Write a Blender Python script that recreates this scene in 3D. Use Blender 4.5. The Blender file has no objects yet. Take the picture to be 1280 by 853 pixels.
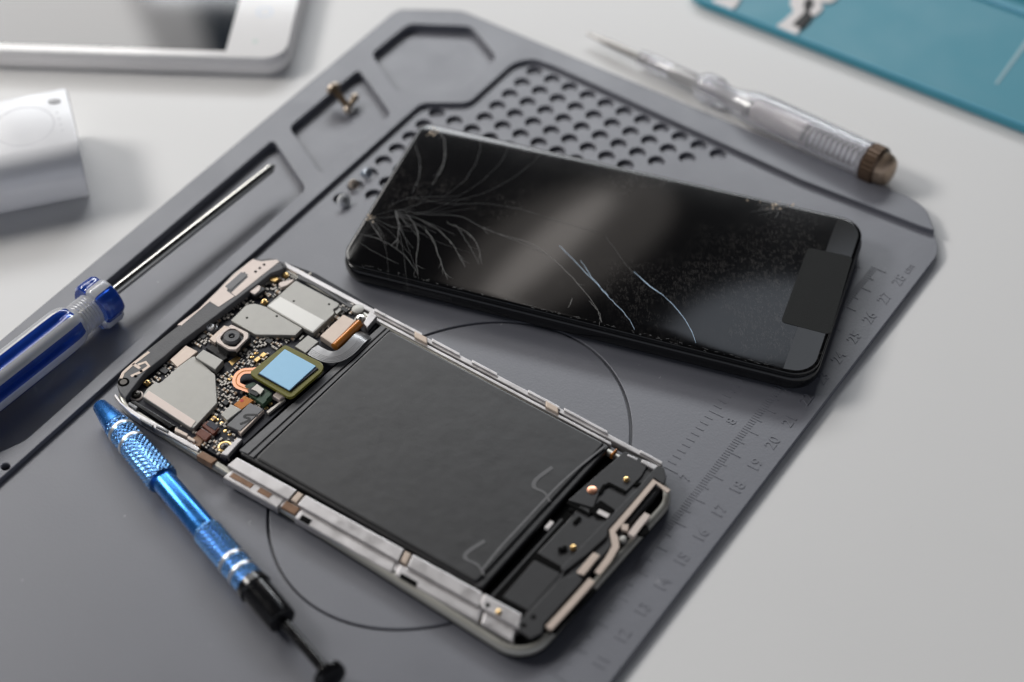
import bpy, bmesh, math, random
from math import sin, cos, pi, radians, sqrt, atan2, hypot
from mathutils import Vector, Matrix
random.seed(7)
S = 0.001                                   # everything below is written in millimetres
scene = bpy.context.scene
col = scene.collection

# ------------------------------------------------------------------ camera geometry
FPX, TH, RO, HC = 2360.0, radians(46.55), radians(-1.02), 412.04
OY = 390.3
def W(px, py, z=0.0):
    """point of the table/phone plane at height z (mm) seen at photo position px,py (1280x853)"""
    x = (px-640)/FPX; y = -(py-426.5)/FPX
    x, y = cos(RO)*x-sin(RO)*y, sin(RO)*x+cos(RO)*y
    d = (x, cos(TH)+y*sin(TH), -sin(TH)+y*cos(TH))
    t = (HC-z)/(-d[2])
    return (d[0]*t, d[1]*t-OY)
def WP(pts, z): return [W(a, b, z) for a, b in pts]
def crop(x0, y0, s):                        # helper to note positions measured in an enlarged view
    return lambda pts: [(x0+a*s, y0+b*s) for a, b in pts]

# ------------------------------------------------------------------ mesh builder
class MB:
    def __init__(s): s.v = []; s.f = []; s.m = []; s.s = []
    def add(s, v, f, mi=0, sm=False):
        o = len(s.v); s.v += [tuple(p) for p in v]
        for q in f: s.f.append([i+o for i in q]); s.m.append(mi); s.s.append(sm)
        return s
    def mesh(s, name, mats, off=(0, 0, 0), ang=35):
        me = bpy.data.meshes.new(name)
        me.from_pydata([((p[0]-off[0])*S, (p[1]-off[1])*S, (p[2]-off[2])*S) for p in s.v], [], s.f)
        for m in mats: me.materials.append(m)
        for i, p in enumerate(me.polygons): p.material_index = s.m[i]; p.use_smooth = s.s[i]
        bm = bmesh.new(); bm.from_mesh(me); bmesh.ops.recalc_face_normals(bm, faces=bm.faces); bm.to_mesh(me); bm.free()
        if any(s.s): me.set_sharp_from_angle(angle=radians(ang))
        return me
    def build(s, name, mats, parent=None, ang=35, base=None):
        if not isinstance(mats, (list, tuple)): mats = [mats]
        off = (0, 0, 0); r = parent
        if parent is not None:
            off = [0, 0, 0]
            while r is not None:
                for k in range(3): off[k] += r.location[k]/S
                r = r.parent
        elif base: off = base
        o = bpy.data.objects.new(name, s.mesh(name, mats, off, ang)); col.objects.link(o)
        if parent is not None: o.parent = parent
        elif base: o.location = [c*S for c in base]
        return o

def tag(o, label=None, cat=None, group=None, kind=None):
    if label: o['label'] = label
    if cat: o['category'] = cat
    if group: o['group'] = group
    if kind: o['kind'] = kind
    return o
def thing(name, label, cat, loc, group=None):
    o = bpy.data.objects.new(name, None); col.objects.link(o); o.location = [c*S for c in loc]
    o.empty_display_size = .01
    return tag(o, label, cat, group)

def slab(mb, loops, z0, z1, bev=0.0, mi=0, res=2):
    """solid plate from outer loop + holes (2D fill), optional rounded edges"""
    if loops and not isinstance(loops[0][0], (list, tuple)): loops = [loops]
    cu = bpy.data.curves.new('tmp', 'CURVE'); cu.dimensions = '2D'; cu.fill_mode = 'BOTH'
    cu.extrude = max((z1-z0)/2-bev, 1e-4); cu.bevel_depth = bev; cu.bevel_resolution = res; cu.offset = -bev
    for lp in loops:
        sp = cu.splines.new('POLY'); sp.points.add(len(lp)-1); sp.use_cyclic_u = True
        for p, q in zip(sp.points, lp): p.co = (q[0], q[1], 0, 1)
    ob = bpy.data.objects.new('tmp', cu)
    me = bpy.data.meshes.new_from_object(ob)
    zc = (z0+z1)/2
    mb.add([(v.co.x, v.co.y, v.co.z+zc) for v in me.vertices], [list(p.vertices) for p in me.polygons], mi)
    bpy.data.objects.remove(ob); bpy.data.meshes.remove(me); bpy.data.curves.remove(cu)
    return mb
def text(mb, s, x, y, ang, size, z0, z1, mi=0):
    cu = bpy.data.curves.new('tmp', 'FONT'); cu.body = s; cu.size = size; cu.extrude = (z1-z0)/2
    cu.align_x = 'CENTER'; cu.align_y = 'CENTER'; cu.resolution_u = 4; cu.offset = 0.06
    ob = bpy.data.objects.new('tmp', cu); me = bpy.data.meshes.new_from_object(ob)
    c, n = cos(ang), sin(ang)
    mb.add([(x+v.co.x*c-v.co.y*n, y+v.co.x*n+v.co.y*c, v.co.z+(z0+z1)/2) for v in me.vertices], [list(p.vertices) for p in me.polygons], mi)
    bpy.data.objects.remove(ob); bpy.data.meshes.remove(me); bpy.data.curves.remove(cu)
def loft(mb, rings, mi=0, sm=True, cap=True, closed=False):
    n = len(rings[0]); v = [p for r in rings for p in r]; f = []
    k = len(rings)
    for i in range(k if closed else k-1):
        a = i*n; b = ((i+1) % k)*n
        for j in range(n): f.append([a+j, a+(j+1) % n, b+(j+1) % n, b+j])
    if cap and not closed: f += [list(range(n))[::-1], list(range((k-1)*n, k*n))]
    return mb.add(v, f, mi, sm)
def frame(p0, p1):
    d = (Vector(p1)-Vector(p0)).normalized()
    a = d.cross(Vector((0, 0, 1)))
    if a.length < 1e-4: a = Vector((1, 0, 0))
    a.normalize(); return d, a, d.cross(a)*-1
def lathe(mb, p0, dirp, prof, seg=32, mi=0, sm=True, rfun=None, mfun=None, cap=True):
    d, a, b = frame(p0, Vector(p0)+Vector(dirp)); rings = []
    for s, r in prof:
        c = Vector(p0)+d*s; ring = []
        for k in range(seg):
            t = 2*pi*k/seg; rr = r if rfun is None else rfun(s, r, t)
            ring.append(tuple(c+a*(rr*cos(t))+b*(rr*sin(t))))
        rings.append(ring)
    o = len(mb.f)
    loft(mb, rings, mi, sm, cap)
    if mfun:
        for i in range(len(prof)-1):
            for k in range(seg): mb.m[o+i*seg+k] = mfun((prof[i][0]+prof[i+1][0])/2, 2*pi*(k+.5)/seg)
    return mb
def cyl(mb, x, y, z0, z1, r, seg=24, mi=0, bev=0.0):
    prof = [(0, r), (z1-z0, r)] if not bev else [(0, r), (z1-z0-bev, r), (z1-z0-bev*.3, r-bev*.3), (z1-z0, r-bev)]
    rings = [[(x+rr*cos(2*pi*k/seg), y+rr*sin(2*pi*k/seg), z0+s) for k in range(seg)] for s, rr in prof]
    return loft(mb, rings, mi, True)
def tube(mb, pts, r, seg=12, mi=0):
    rings = []
    pts = [Vector(p) for p in pts]
    for i, p in enumerate(pts):
        d = (pts[min(i+1, len(pts)-1)]-pts[max(i-1, 0)]).normalized()
        a = d.cross(Vector((0, 0, 1)));
        if a.length < 1e-3: a = Vector((1, 0, 0))
        a.normalize(); b = a.cross(d)
        rr = r[i] if isinstance(r, (list, tuple)) else r
        rings.append([tuple(p+a*(rr*cos(2*pi*k/seg))+b*(rr*sin(2*pi*k/seg))) for k in range(seg)])
    return loft(mb, rings, mi)
def ribbon(mb, left, right, th, mi=0):
    """strip between two 3D polylines"""
    rings = []
    for l, r in zip(left, right):
        l = Vector(l); r = Vector(r); u = Vector((0, 0, th))
        rings.append([tuple(l), tuple(r), tuple(r-u), tuple(l-u)])
    return loft(mb, rings, mi, False)
def stroke(mb, pts, w, z0, z1, mi=0):
    """flat line of width w (number or list) along 2D points"""
    n = len(pts); L = []; R = []
    for i, p in enumerate(pts):
        a = pts[max(i-1, 0)]; b = pts[min(i+1, n-1)]
        dx, dy = b[0]-a[0], b[1]-a[1]; l = hypot(dx, dy) or 1
        ww = (w[i] if isinstance(w, (list, tuple)) else w)/2
        L.append((p[0]-dy/l*ww, p[1]+dx/l*ww, z1)); R.append((p[0]+dy/l*ww, p[1]-dx/l*ww, z1))
    return ribbon(mb, L, R, z1-z0, mi)
def smooth(pts, n=6):
    out = []
    for i in range(len(pts)-1):
        p0, p1, p2, p3 = pts[max(i-1, 0)], pts[i], pts[i+1], pts[min(i+2, len(pts)-1)]
        for k in range(n):
            t = k/n
            out.append(tuple(.5*(2*b+(c-a)*t+(2*a-5*b+4*c-d)*t*t+(3*b-a-3*c+d)*t**3) for a, b, c, d in zip(p0, p1, p2, p3)))
    out.append(tuple(pts[-1])); return out
def fillet(pts, r, n=4):
    """round the corners of a polygon"""
    out = []; k = len(pts)
    for i in range(k):
        p, a, b = Vector(pts[i][:2]), Vector(pts[i-1][:2]), Vector(pts[(i+1) % k][:2])
        rr = r[i] if isinstance(r, (list, tuple)) else r
        la, lb = (a-p).length, (b-p).length; q = min(rr, la*.48, lb*.48)
        if q < 1e-3: out.append(tuple(p)); continue
        s, e = p+(a-p)/la*q, p+(b-p)/lb*q
        for j in range(n+1):
            t = j/n; out.append(tuple(s*(1-t)**2+p*(2*t*(1-t))+e*t*t))
    return out
class Frame:
    def __init__(s, x, y, deg): s.x = x; s.y = y; s.c = cos(radians(deg)); s.s = sin(radians(deg)); s.a = radians(deg)
    def __call__(s, u, v): return (s.x+u*s.c-v*s.s, s.y+u*s.s+v*s.c)
    def inv(s, p): dx, dy = p[0]-s.x, p[1]-s.y; return (dx*s.c+dy*s.s, -dx*s.s+dy*s.c)
    def P(s, pts): return [s(*p) for p in pts]
def rrect(u0, u1, v0, v1, r, ins=0, n=7):
    if not isinstance(r, (list, tuple)): r = [r]*4
    u0 += ins; u1 -= ins; v0 += ins; v1 -= ins; out = []
    for (cx, cy, sx, sy, a0), rr in zip(((u1, v1, -1, -1, 0), (u0, v1, 1, -1, 90), (u0, v0, 1, 1, 180), (u1, v0, -1, 1, 270)), r):
        q = max(rr-ins, .15)
        for k in range(n+1):
            t = radians(a0+90*k/n); out.append((cx+sx*q+q*cos(t), cy+sy*q+q*sin(t)))
    return out
def rloft(mb, F, u0, u1, v0, v1, r, prof, mi=0, closed=False, n=7):
    rings = [[(*F(*p), z) for p in rrect(u0, u1, v0, v1, r, ins, n)] for ins, z in prof]
    return loft(mb, rings, mi, True, True, closed)

# ------------------------------------------------------------------ materials
def nd(nt, t, **k):
    n = nt.nodes.new(t)
    for a, b in k.items():
        if a in n.inputs: n.inputs[a].default_value = b
        else: setattr(n, a, b)
    return n
def mat(name, c, rough=.5, metal=0.0, spec=.5, var=0.0, vscale=200, bump=0.0, bscale=800, trans=0.0, ior=1.45, coat=0.0, rvar=0.0, stretch=None, coat_rough=.05):
    m = bpy.data.materials.new(name); m.use_nodes = True; nt = m.node_tree; b = nt.nodes['Principled BSDF']
    b.inputs['Base Color'].default_value = (*c, 1); b.inputs['Roughness'].default_value = rough
    b.inputs['Metallic'].default_value = metal; b.inputs['Specular IOR Level'].default_value = spec
    b.inputs['Transmission Weight'].default_value = trans; b.inputs['IOR'].default_value = ior
    b.inputs['Coat Weight'].default_value = coat; b.inputs['Coat Roughness'].default_value = coat_rough
    tc = nd(nt, 'ShaderNodeTexCoord'); src = tc.outputs['Object']
    if stretch:
        mp = nd(nt, 'ShaderNodeMapping'); mp.inputs['Scale'].default_value = stretch
        if len(stretch) > 3: pass
        nt.links.new(src, mp.inputs['Vector']); src = mp.outputs['Vector']
    if var or rvar:
        no = nd(nt, 'ShaderNodeTexNoise', Scale=vscale, Detail=5.0, Roughness=.6); nt.links.new(src, no.inputs['Vector'])
        if var:
            mx = nd(nt, 'ShaderNodeMix', data_type='RGBA')
            mx.inputs[6].default_value = (*[x*(1-var) for x in c], 1); mx.inputs[7].default_value = (*[min(1, x*(1+var)) for x in c], 1)
            nt.links.new(no.outputs['Fac'], mx.inputs[0]); nt.links.new(mx.outputs[2], b.inputs['Base Color'])
        if rvar:
            mr = nd(nt, 'ShaderNodeMapRange'); mr.inputs[1].default_value = .3; mr.inputs[2].default_value = .7
            mr.inputs[3].default_value = max(0, rough-rvar); mr.inputs[4].default_value = min(1, rough+rvar)
            nt.links.new(no.outputs['Fac'], mr.inputs[0]); nt.links.new(mr.outputs[0], b.inputs['Roughness'])
    if bump:
        n2 = nd(nt, 'ShaderNodeTexNoise', Scale=bscale, Detail=4.0); nt.links.new(src, n2.inputs['Vector'])
        bp = nd(nt, 'ShaderNodeBump', Strength=bump, Distance=.0004); nt.links.new(n2.outputs['Fac'], bp.inputs['Height'])
        nt.links.new(bp.outputs[0], b.inputs['Normal'])
    return m
M = {}
M['table'] = mat('white_table', (.78, .778, .775), .45, spec=.28, var=.03, vscale=9, bump=.06, bscale=350, rvar=.05)
M['silicone'] = mat('grey_silicone', (.132, .137, .163), .47, spec=1.0, ior=1.52, var=.06, vscale=60, bump=.12, bscale=1500, rvar=.04)
M['black_glass'] = mat('black_glass', (.004, .004, .005), .04, spec=.5)
M['black_plastic'] = mat('black_plastic', (.014, .014, .015), .38, var=.25, vscale=400, bump=.08, bscale=1800, rvar=.08)
M['module_plastic'] = mat('charcoal_module_plastic', (.030, .030, .032), .42, var=.2, vscale=400, bump=.06, bscale=1800)
M['black_gloss'] = mat('glossy_black_plastic', (.006, .006, .007), .16, rvar=.06, vscale=300)
M['antenna_plastic'] = mat('grey_black_plastic', (.115, .115, .12), .5, var=.15, vscale=500, bump=.25, bscale=2500)
M['part_and_shade_black'] = mat('part_and_shade_black', (.004, .004, .004), .7, spec=.06)  # near-black for dark parts, and for shade painted in as grooves and pockets
M['silver_frame'] = mat('pale_magnesium_frame', (.55, .53, .53), .36, metal=.7, var=.12, vscale=150, rvar=.1)
M['frame_side'] = mat('champagne_frame_side', (.46, .45, .41), .34, metal=.6, var=.1, vscale=200)
M['tan_foil'] = mat('tan_antenna_foil', (.60, .50, .43), .42, metal=.35, var=.08, vscale=300)
M['pale_foil'] = mat('pale_pinkish_foil', (.66, .57, .52), .45, metal=.25, var=.08, vscale=300)
M['tan_clip'] = mat('tan_clip', (.55, .45, .37), .4, metal=.3)
M['pcb'] = mat('dark_circuit_board', (.009, .010, .018), .42, spec=.3, var=.5, vscale=900)
M['nickel'] = mat('nickel_shield', (.35, .342, .32), .42, metal=.5, var=.13, vscale=160, bump=.05, bscale=500, rvar=.06)
M['white_label'] = mat('satin_white_tape', (.70, .69, .66), .35, metal=.3, var=.03, vscale=200)
M['hole'] = mat('black_hole', (.003, .003, .003), .8, spec=.05)
M['gold'] = mat('gold_plating', (.85, .58, .25), .28, metal=1)
M['copper'] = mat('copper', (.80, .40, .26), .3, metal=1)
M['orange_flex'] = mat('orange_polyimide', (.50, .18, .03), .3, metal=.2, var=.2, vscale=600, coat=.4)
M['brown_flex'] = mat('brown_flex', (.16, .05, .03), .3, var=.3, vscale=500, coat=.4)
M['amber_clear'] = mat('amber_residue', (.25, .14, .08), .3, var=.5, vscale=500)
M['grey_flex'] = mat('grey_flex_cable', (.17, .17, .175), .28, metal=.65, coat=.3)
M['olive'] = mat('olive_laminate', (.16, .15, .02), .35, var=.15, vscale=600, coat=.3)
M['sensor'] = mat('sensor_sky_reflection', (.42, .72, .97), .22, var=.03, vscale=700)  # pale blue base stands in for sky reflected by the sensor
M['navy'] = mat('dark_navy', (.01, .012, .03), .4)
M['green_pcb'] = mat('green_circuit_board', (.03, .07, .04), .35, var=.3, vscale=800)
M['grey_tape'] = mat('grey_conductive_tape', (.16, .16, .165), .45, metal=.3, var=.1, vscale=500)
M['battery'] = mat('black_battery_pouch', (.009, .009, .0105), .40, spec=.8, var=.2, vscale=300, bump=.28, bscale=110, rvar=.025)
M['battery_fold'] = mat('grey_battery_fold', (.15, .15, .155), .45, var=.2, vscale=300, bump=.2, bscale=700)
M['tab'] = mat('grey_adhesive_tab', (.13, .13, .135), .45)
M['steel'] = mat('polished_steel', (.62, .61, .58), .22, metal=1, rvar=.06, vscale=300)
M['screw_dark'] = mat('dark_screw', (.08, .075, .07), .3, metal=.9)
M['chrome'] = mat('chrome_screw', (.88, .89, .90), .25, metal=.2)
M['steel_blue'] = mat('blue_tinted_screw', (.58, .64, .72), .25, metal=.3)
M['brass'] = mat('aged_brass', (.34, .26, .18), .32, metal=.9, var=.2, vscale=800)
M['brass_pale'] = mat('pale_brass', (.66, .56, .46), .32, metal=.7)
M['knob'] = mat('brown_brass_knob', (.11, .072, .048), .38, metal=.7, var=.25, vscale=500)
M['blue_anod'] = mat('blue_anodised', (.045, .22, .62), .26, metal=.85, rvar=.06, vscale=300)
M['blue_knurl'] = mat('blue_knurled', (.20, .43, .80), .24, metal=.9)
M['band'] = mat('silver_band', (.62, .64, .67), .34, metal=.9)
M['clear'] = mat('clear_acrylic', (.97, .98, 1.0), .06, trans=.52, ior=1.42, coat=.5)
M['clear_lav'] = mat('lavender_clear_acrylic', (.95, .945, .985), .07, trans=.80, ior=1.30, coat=.5)
M['blue_clear'] = mat('blue_tinted_acrylic', (.018, .075, .46), .08, trans=.45, ior=1.46, coat=.3)
M['blue_core'] = mat('dark_blue_core', (.010, .025, .14), .3)
M['white_plastic'] = mat('white_plastic', (.80, .80, .82), .22, rvar=.05, vscale=100)
M['white_rim'] = mat('white_phone_rim', (.80, .78, .775), .25)
M['white_face'] = mat('white_phone_face', (.80, .79, .79), .08)
M['grey_mark'] = mat('grey_mark', (.45, .45, .47), .4)
M['faint_mark'] = mat('faint_grey_line', (.62, .62, .65), .4)
M['icon_blue'] = mat('pale_blue_icon', (.62, .68, .78), .4)
M['icon_green'] = mat('pale_green_dot', (.55, .64, .60), .4)
M['phone_screen'] = mat('dark_phone_screen', (.010, .014, .020), .05)
M['teal'] = mat('teal_plastic', (.075, .30, .39), .42, spec=.3, var=.04, vscale=40, rvar=.05)
M['teal_rim'] = mat('lighter_teal_rim', (.10, .36, .50), .4, spec=.3)
M['pale_teal'] = mat('pale_scuff', (.28, .45, .50), .4)
M['white_part'] = mat('white_gasket', (.74, .70, .69), .45)
M['black_pad'] = mat('black_foam_pad', (.015, .014, .013), .6)
M['chin'] = mat('dark_grey_glass_border', (.030, .030, .030), .09)
M['sticker'] = mat('matte_black_sticker', (.0125, .0135, .0135), .7, spec=.25, var=.15, vscale=900, bump=.3, bscale=4000)
M['crack'] = mat('glass_crack', (.16, .157, .153), .25, spec=.9)
M['crack_faint'] = mat('faint_glass_crack', (.05, .049, .048), .3, spec=.7)
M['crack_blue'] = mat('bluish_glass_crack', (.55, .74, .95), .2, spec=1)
M['chip_flake'] = mat('chipped_glass', (.55, .42, .28), .35, var=.5, vscale=2500, spec=.8)
M['resistor'] = mat('resistor_glaze', (.50, .46, .42), .35)
M['tin'] = mat('tinned_end', (.50, .47, .43), .38, metal=.5)
M['cap_tan'] = mat('capacitor_ceramic', (.40, .27, .17), .4)
M['chip_black'] = mat('chip_body', (.02, .02, .022), .35)

def screen_glass():
    """scratched dark screen: glossy black glass, fine scratches and dust in colour and roughness"""
    m = bpy.data.materials.new('scratched_black_screen'); m.use_nodes = True; nt = m.node_tree; b = nt.nodes['Principled BSDF']
    tc = nd(nt, 'ShaderNodeTexCoord')
    acc = None
    for ang, sc, thr in ((20, 1500, .022), (75, 1900, .022), (-40, 1300, .02), (118, 2200, .022)):
        mp = nd(nt, 'ShaderNodeMapping'); mp.inputs['Rotation'].default_value = (0, 0, radians(ang)); mp.inputs['Scale'].default_value = (sc, sc*.1, sc)
        nt.links.new(tc.outputs['Object'], mp.inputs['Vector'])
        wv = nd(nt, 'ShaderNodeTexNoise', Scale=1.0, Detail=2.0, Distortion=.5); nt.links.new(mp.outputs[0], wv.inputs['Vector'])
        s = nd(nt, 'ShaderNodeMath', operation='SUBTRACT'); nt.links.new(wv.outputs['Fac'], s.inputs[0]); s.inputs[1].default_value = .5
        a = nd(nt, 'ShaderNodeMath', operation='ABSOLUTE'); nt.links.new(s.outputs[0], a.inputs[0])
        l = nd(nt, 'ShaderNodeMath', operation='LESS_THAN'); nt.links.new(a.outputs[0], l.inputs[0]); l.inputs[1].default_value = thr
        # broken up by a second noise
        n2 = nd(nt, 'ShaderNodeTexNoise', Scale=60.0+sc*.25, Detail=2.0); nt.links.new(tc.outputs['Object'], n2.inputs['Vector'])
        g = nd(nt, 'ShaderNodeMath', operation='GREATER_THAN'); nt.links.new(n2.outputs['Fac'], g.inputs[0]); g.inputs[1].default_value = .56
        mu = nd(nt, 'ShaderNodeMath', operation='MULTIPLY'); nt.links.new(l.outputs[0], mu.inputs[0]); nt.links.new(g.outputs[0], mu.inputs[1])
        if acc is None: acc = mu
        else:
            ad = nd(nt, 'ShaderNodeMath', operation='MAXIMUM'); nt.links.new(acc.outputs[0], ad.inputs[0]); nt.links.new(mu.outputs[0], ad.inputs[1]); acc = ad
    vo = nd(nt, 'ShaderNodeTexVoronoi', Scale=520.0); nt.links.new(tc.outputs['Object'], vo.inputs['Vector'])
    sp = nd(nt, 'ShaderNodeMath', operation='LESS_THAN'); nt.links.new(vo.outputs['Distance'], sp.inputs[0]); sp.inputs[1].default_value = .085
    sm = nd(nt, 'ShaderNodeTexNoise', Scale=28.0, Detail=4.0); nt.links.new(tc.outputs['Object'], sm.inputs['Vector'])
    mk = nd(nt, 'ShaderNodeMapRange'); mk.inputs[1].default_value = .50; mk.inputs[2].default_value = .66; nt.links.new(sm.outputs['Fac'], mk.inputs[0])
    sp2 = nd(nt, 'ShaderNodeMath', operation='MULTIPLY'); nt.links.new(sp.outputs[0], sp2.inputs[0]); nt.links.new(mk.outputs[0], sp2.inputs[1])
    tot = nd(nt, 'ShaderNodeMath', operation='MAXIMUM'); nt.links.new(acc.outputs[0], tot.inputs[0]); nt.links.new(sp2.outputs[0], tot.inputs[1])
    dim = nd(nt, 'ShaderNodeMath', operation='MULTIPLY'); nt.links.new(tot.outputs[0], dim.inputs[0]); nt.links.new(mk.outputs[0], dim.inputs[1])
    mx = nd(nt, 'ShaderNodeMix', data_type='RGBA'); mx.inputs[6].default_value = (.0035, .0035, .004, 1); mx.inputs[7].default_value = (.034, .032, .031, 1)
    nt.links.new(dim.outputs[0], mx.inputs[0]); nt.links.new(mx.outputs[2], b.inputs['Base Color'])
    rr = nd(nt, 'ShaderNodeMapRange'); rr.inputs[3].default_value = .05; rr.inputs[4].default_value = .11; nt.links.new(sm.outputs['Fac'], rr.inputs[0])
    nt.links.new(rr.outputs[0], b.inputs['Roughness'])
    return m
M['screen'] = screen_glass()
def specks(m, scale, r, c, thr):
    """sparse lint and dust on a surface"""
    nt = m.node_tree; b = nt.nodes['Principled BSDF']; tc = nd(nt, 'ShaderNodeTexCoord')
    lk = b.inputs['Base Color'].links[0].from_socket
    nz = nd(nt, 'ShaderNodeTexNoise', Scale=scale*6, Detail=2.0); nt.links.new(tc.outputs['Object'], nz.inputs['Vector'])
    ds = nd(nt, 'ShaderNodeMix', data_type='VECTOR'); ds.inputs[0].default_value = .004; nt.links.new(tc.outputs['Object'], ds.inputs[4]); nt.links.new(nz.outputs['Color'], ds.inputs[5])
    vo = nd(nt, 'ShaderNodeTexVoronoi', Scale=scale); nt.links.new(ds.outputs[1], vo.inputs['Vector'])
    lt = nd(nt, 'ShaderNodeMath', operation='LESS_THAN'); lt.inputs[1].default_value = r; nt.links.new(vo.outputs['Distance'], lt.inputs[0])
    sx = nd(nt, 'ShaderNodeSeparateColor'); nt.links.new(vo.outputs['Color'], sx.inputs[0])
    gt = nd(nt, 'ShaderNodeMath', operation='GREATER_THAN'); gt.inputs[1].default_value = thr; nt.links.new(sx.outputs[0], gt.inputs[0])
    mu = nd(nt, 'ShaderNodeMath', operation='MULTIPLY'); nt.links.new(lt.outputs[0], mu.inputs[0]); nt.links.new(gt.outputs[0], mu.inputs[1])
    mx = nd(nt, 'ShaderNodeMix', data_type='RGBA'); nt.links.new(mu.outputs[0], mx.inputs[0]); nt.links.new(lk, mx.inputs[6]); mx.inputs[7].default_value = (*c, 1)
    nt.links.new(mx.outputs[2], b.inputs['Base Color'])
specks(M['silicone'], 170, .045, (.36, .36, .37), .62)
specks(M['table'], 90, .02, (.52, .50, .47), .7)
specks(M['battery'], 260, .05, (.10, .10, .10), .75)

# ================================================================== SETTING: table
t = MB(); slab(t, [(-900, -600), (900, -600), (900, 700), (-900, 700)], -32.2, -2.2)
tag(t.build('table', M['table'], base=(0, 0, -2.2)), kind='structure', label='plain white table top under everything')

# ================================================================== REPAIR MAT
FM = Frame(0, 0, 54.62)
mat_t = thing('repair_mat', 'large grey silicone work mat with trays, hole grid and ruler', 'work mat', (0, 0, -2.2))
out = [(-330, -89.5), (106.5, -89.3), (121, -77.5), (123, -71), (123.6, 106.5), (122, 110), (112, 126), (109, 127.1), (-330, 127.3)]
rr_ = [3, 7, 5, 3, 5, 3, 3, 5, 3]
outline = fillet(out, rr_, 5)
step = [(-330, 88), (73.5, 88), (82.5, 74.6), (109, 74.4), (114.5, 70.5), (115.2, 64), (110.6, -38), (110.2, -95), (-330, -95)]
def arc_hole(u, v, r, n=18): return [(u+r*cos(2*pi*k/n), v+r*sin(2*pi*k/n)) for k in range(n)]
# ellipse of the turntable pad, fitted to the photo
def ell(a, b, n=120): return [(-49.1+a*cos(2*pi*k/n), -13.6+b*sin(2*pi*k/n)) for k in range(n)]
holes = []
for a in range(-2, 11):
    for b in range(0, 13):
        if a+b > 10: continue
        if a < 0 and b < 5: continue
        u = 110.4-7.46*b-.22*a; v = 66.8-7.5*a
        holes.append((u, v))
base = MB(); slab(base, FM.P(outline), -2.2, -1.25, .35)
# working surface, inside the step line
main_out = fillet([(-330, -89.5), (106.5, -89.3), (113, -84.5), (113, -60), (112.4, -38), (117, 62), (116, 73), (110, 76), (84, 76.2), (74.5, 89.8), (-330, 89.8)],
                  [0, 7, 1, 0, 0, 3, 3, 3, 3, 3, 0], 5)
loops = [FM.P(main_out)]+[FM.P(arc_hole(u, v, 2.8, 24)) for u, v in holes]+[FM.P(ell(60.8, 46.2)), FM.P(ell(60.0, 45.4))]
slab(base, loops, -1.3, 0.0, .22)
# floor of the shallow holes
# raised border with the trays
def band():
    o = []
    o += [(-330, 127.3), (109, 127.1), (112, 126), (122, 110), (123.6, 106.5), (123, -71), (121, -77.5), (113.0, -84.3)]
    o += [(112.4, -80), (110.9, -38), (115.4, 62), (114.5, 70.5), (109, 74.6), (82.5, 74.8), (73.5, 88.2), (-330, 88.2)]
    return fillet(o, [0, 4, 3, 3, 4, 5, 4, .6, .6, 0, 3, 3, 3, 3, 3, 0], 5)
trayA = fillet([(85.5, 118.8), (106.5, 118.2), (117.6, 99), (108.5, 81.5), (86.5, 80.2), (73.5, 98.5)], 2.5, 4)
trayB = fillet([(38.5, 117.6), (76, 117.2), (63.2, 93.4), (26, 94)], 2.5, 4)
trayC = fillet([(30.5, 118), (17.6, 93.4), (-111.5, 92.6), (-122, 97), (-126, 118)], 2.5, 4)
slab(base, [FM.P(band()), FM.P(trayA), FM.P(trayB), FM.P(trayC), FM.P(arc_hole(-121.5, 90.2, 1.3))], -1.3, 1.5, .35)
mat_body = base.build('mat_body', M['silicone'], mat_t)
# ruler
rl = MB()
def tick(u, v0, v1, w=.34):
    slab(rl, FM.P([(u-w/2, v0), (u+w/2, v0), (u+w/2, v1), (u-w/2, v1)]), -.05, .14)
cm0 = -21.2-170
for i in range(1, 281):
    u = cm0+i
    if not (-92 < u < 92): continue
    ln = 5.0 if i % 10 == 0 else (3.3 if i % 5 == 0 else 2.0)
    tick(u, -74.6, -74.6-ln, .3)
for i in range(0, 112):
    u = 9.2-8*25.4+i*2.54
    if not (-92 < u < 92): continue
    tick(u, -63.2, -63.2-(4.6 if i % 10 == 0 else 2.5), .34)
for k in range(10, 28): text(rl, str(k), *FM(cm0+k*10, -84.4), FM.a, 4.7, -.05, .15)
text(rl, '28', *FM(cm0+279.5, -84.4), FM.a, 4.7, -.05, .15)
text(rl, 'cm', *FM(cm0+285.6, -84.6), FM.a, 3.6, -.05, .15)
for k in range(4, 12): text(rl, str(k), *FM(9.2+(k-8)*25.4, -70.6), FM.a, 4.2, -.05, .15)
rl.build('ruler_scale', M['silicone'], mat_t)

# ================================================================== OPENED PHONE
a1 = W(230, 567, 1.0)
FP = Frame(a1[0], a1[1], -38.07)
U0, U1, V0, V1 = -31.6, 122.3, 0.0, 72.4
ph = thing('opened_phone', 'opened silver phone with bare battery and circuit board lying on the grey mat', 'phone', (*FP(44, 36), 0))
m = MB(); rloft(m, FP, U0, U1, V0, V1, 9.5, [(1.4, 0), (.6, .35), (.25, .9), (.2, 1.9), (.6, 2.1)]); m.build('front_glass', M['black_gloss'], ph)
m = MB(); rloft(m, FP, U0, U1, V0, V1, 9.5, [(.5, 2.0), (.08, 2.2), (0, 2.7), (.1, 3.3), (.55, 3.9), (1.2, 4.15), (1.8, 4.15), (2.1, 3.9), (2.1, 2.0)], closed=True); m.build('frame', M['frame_side'], ph)
m = MB(); slab(m, FP.P(rrect(U0, U1, V0, V1, 9.5, 1.9)), 1.95, 2.25); m.build('mid_plate', M['part_and_shade_black'], ph)
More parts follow.
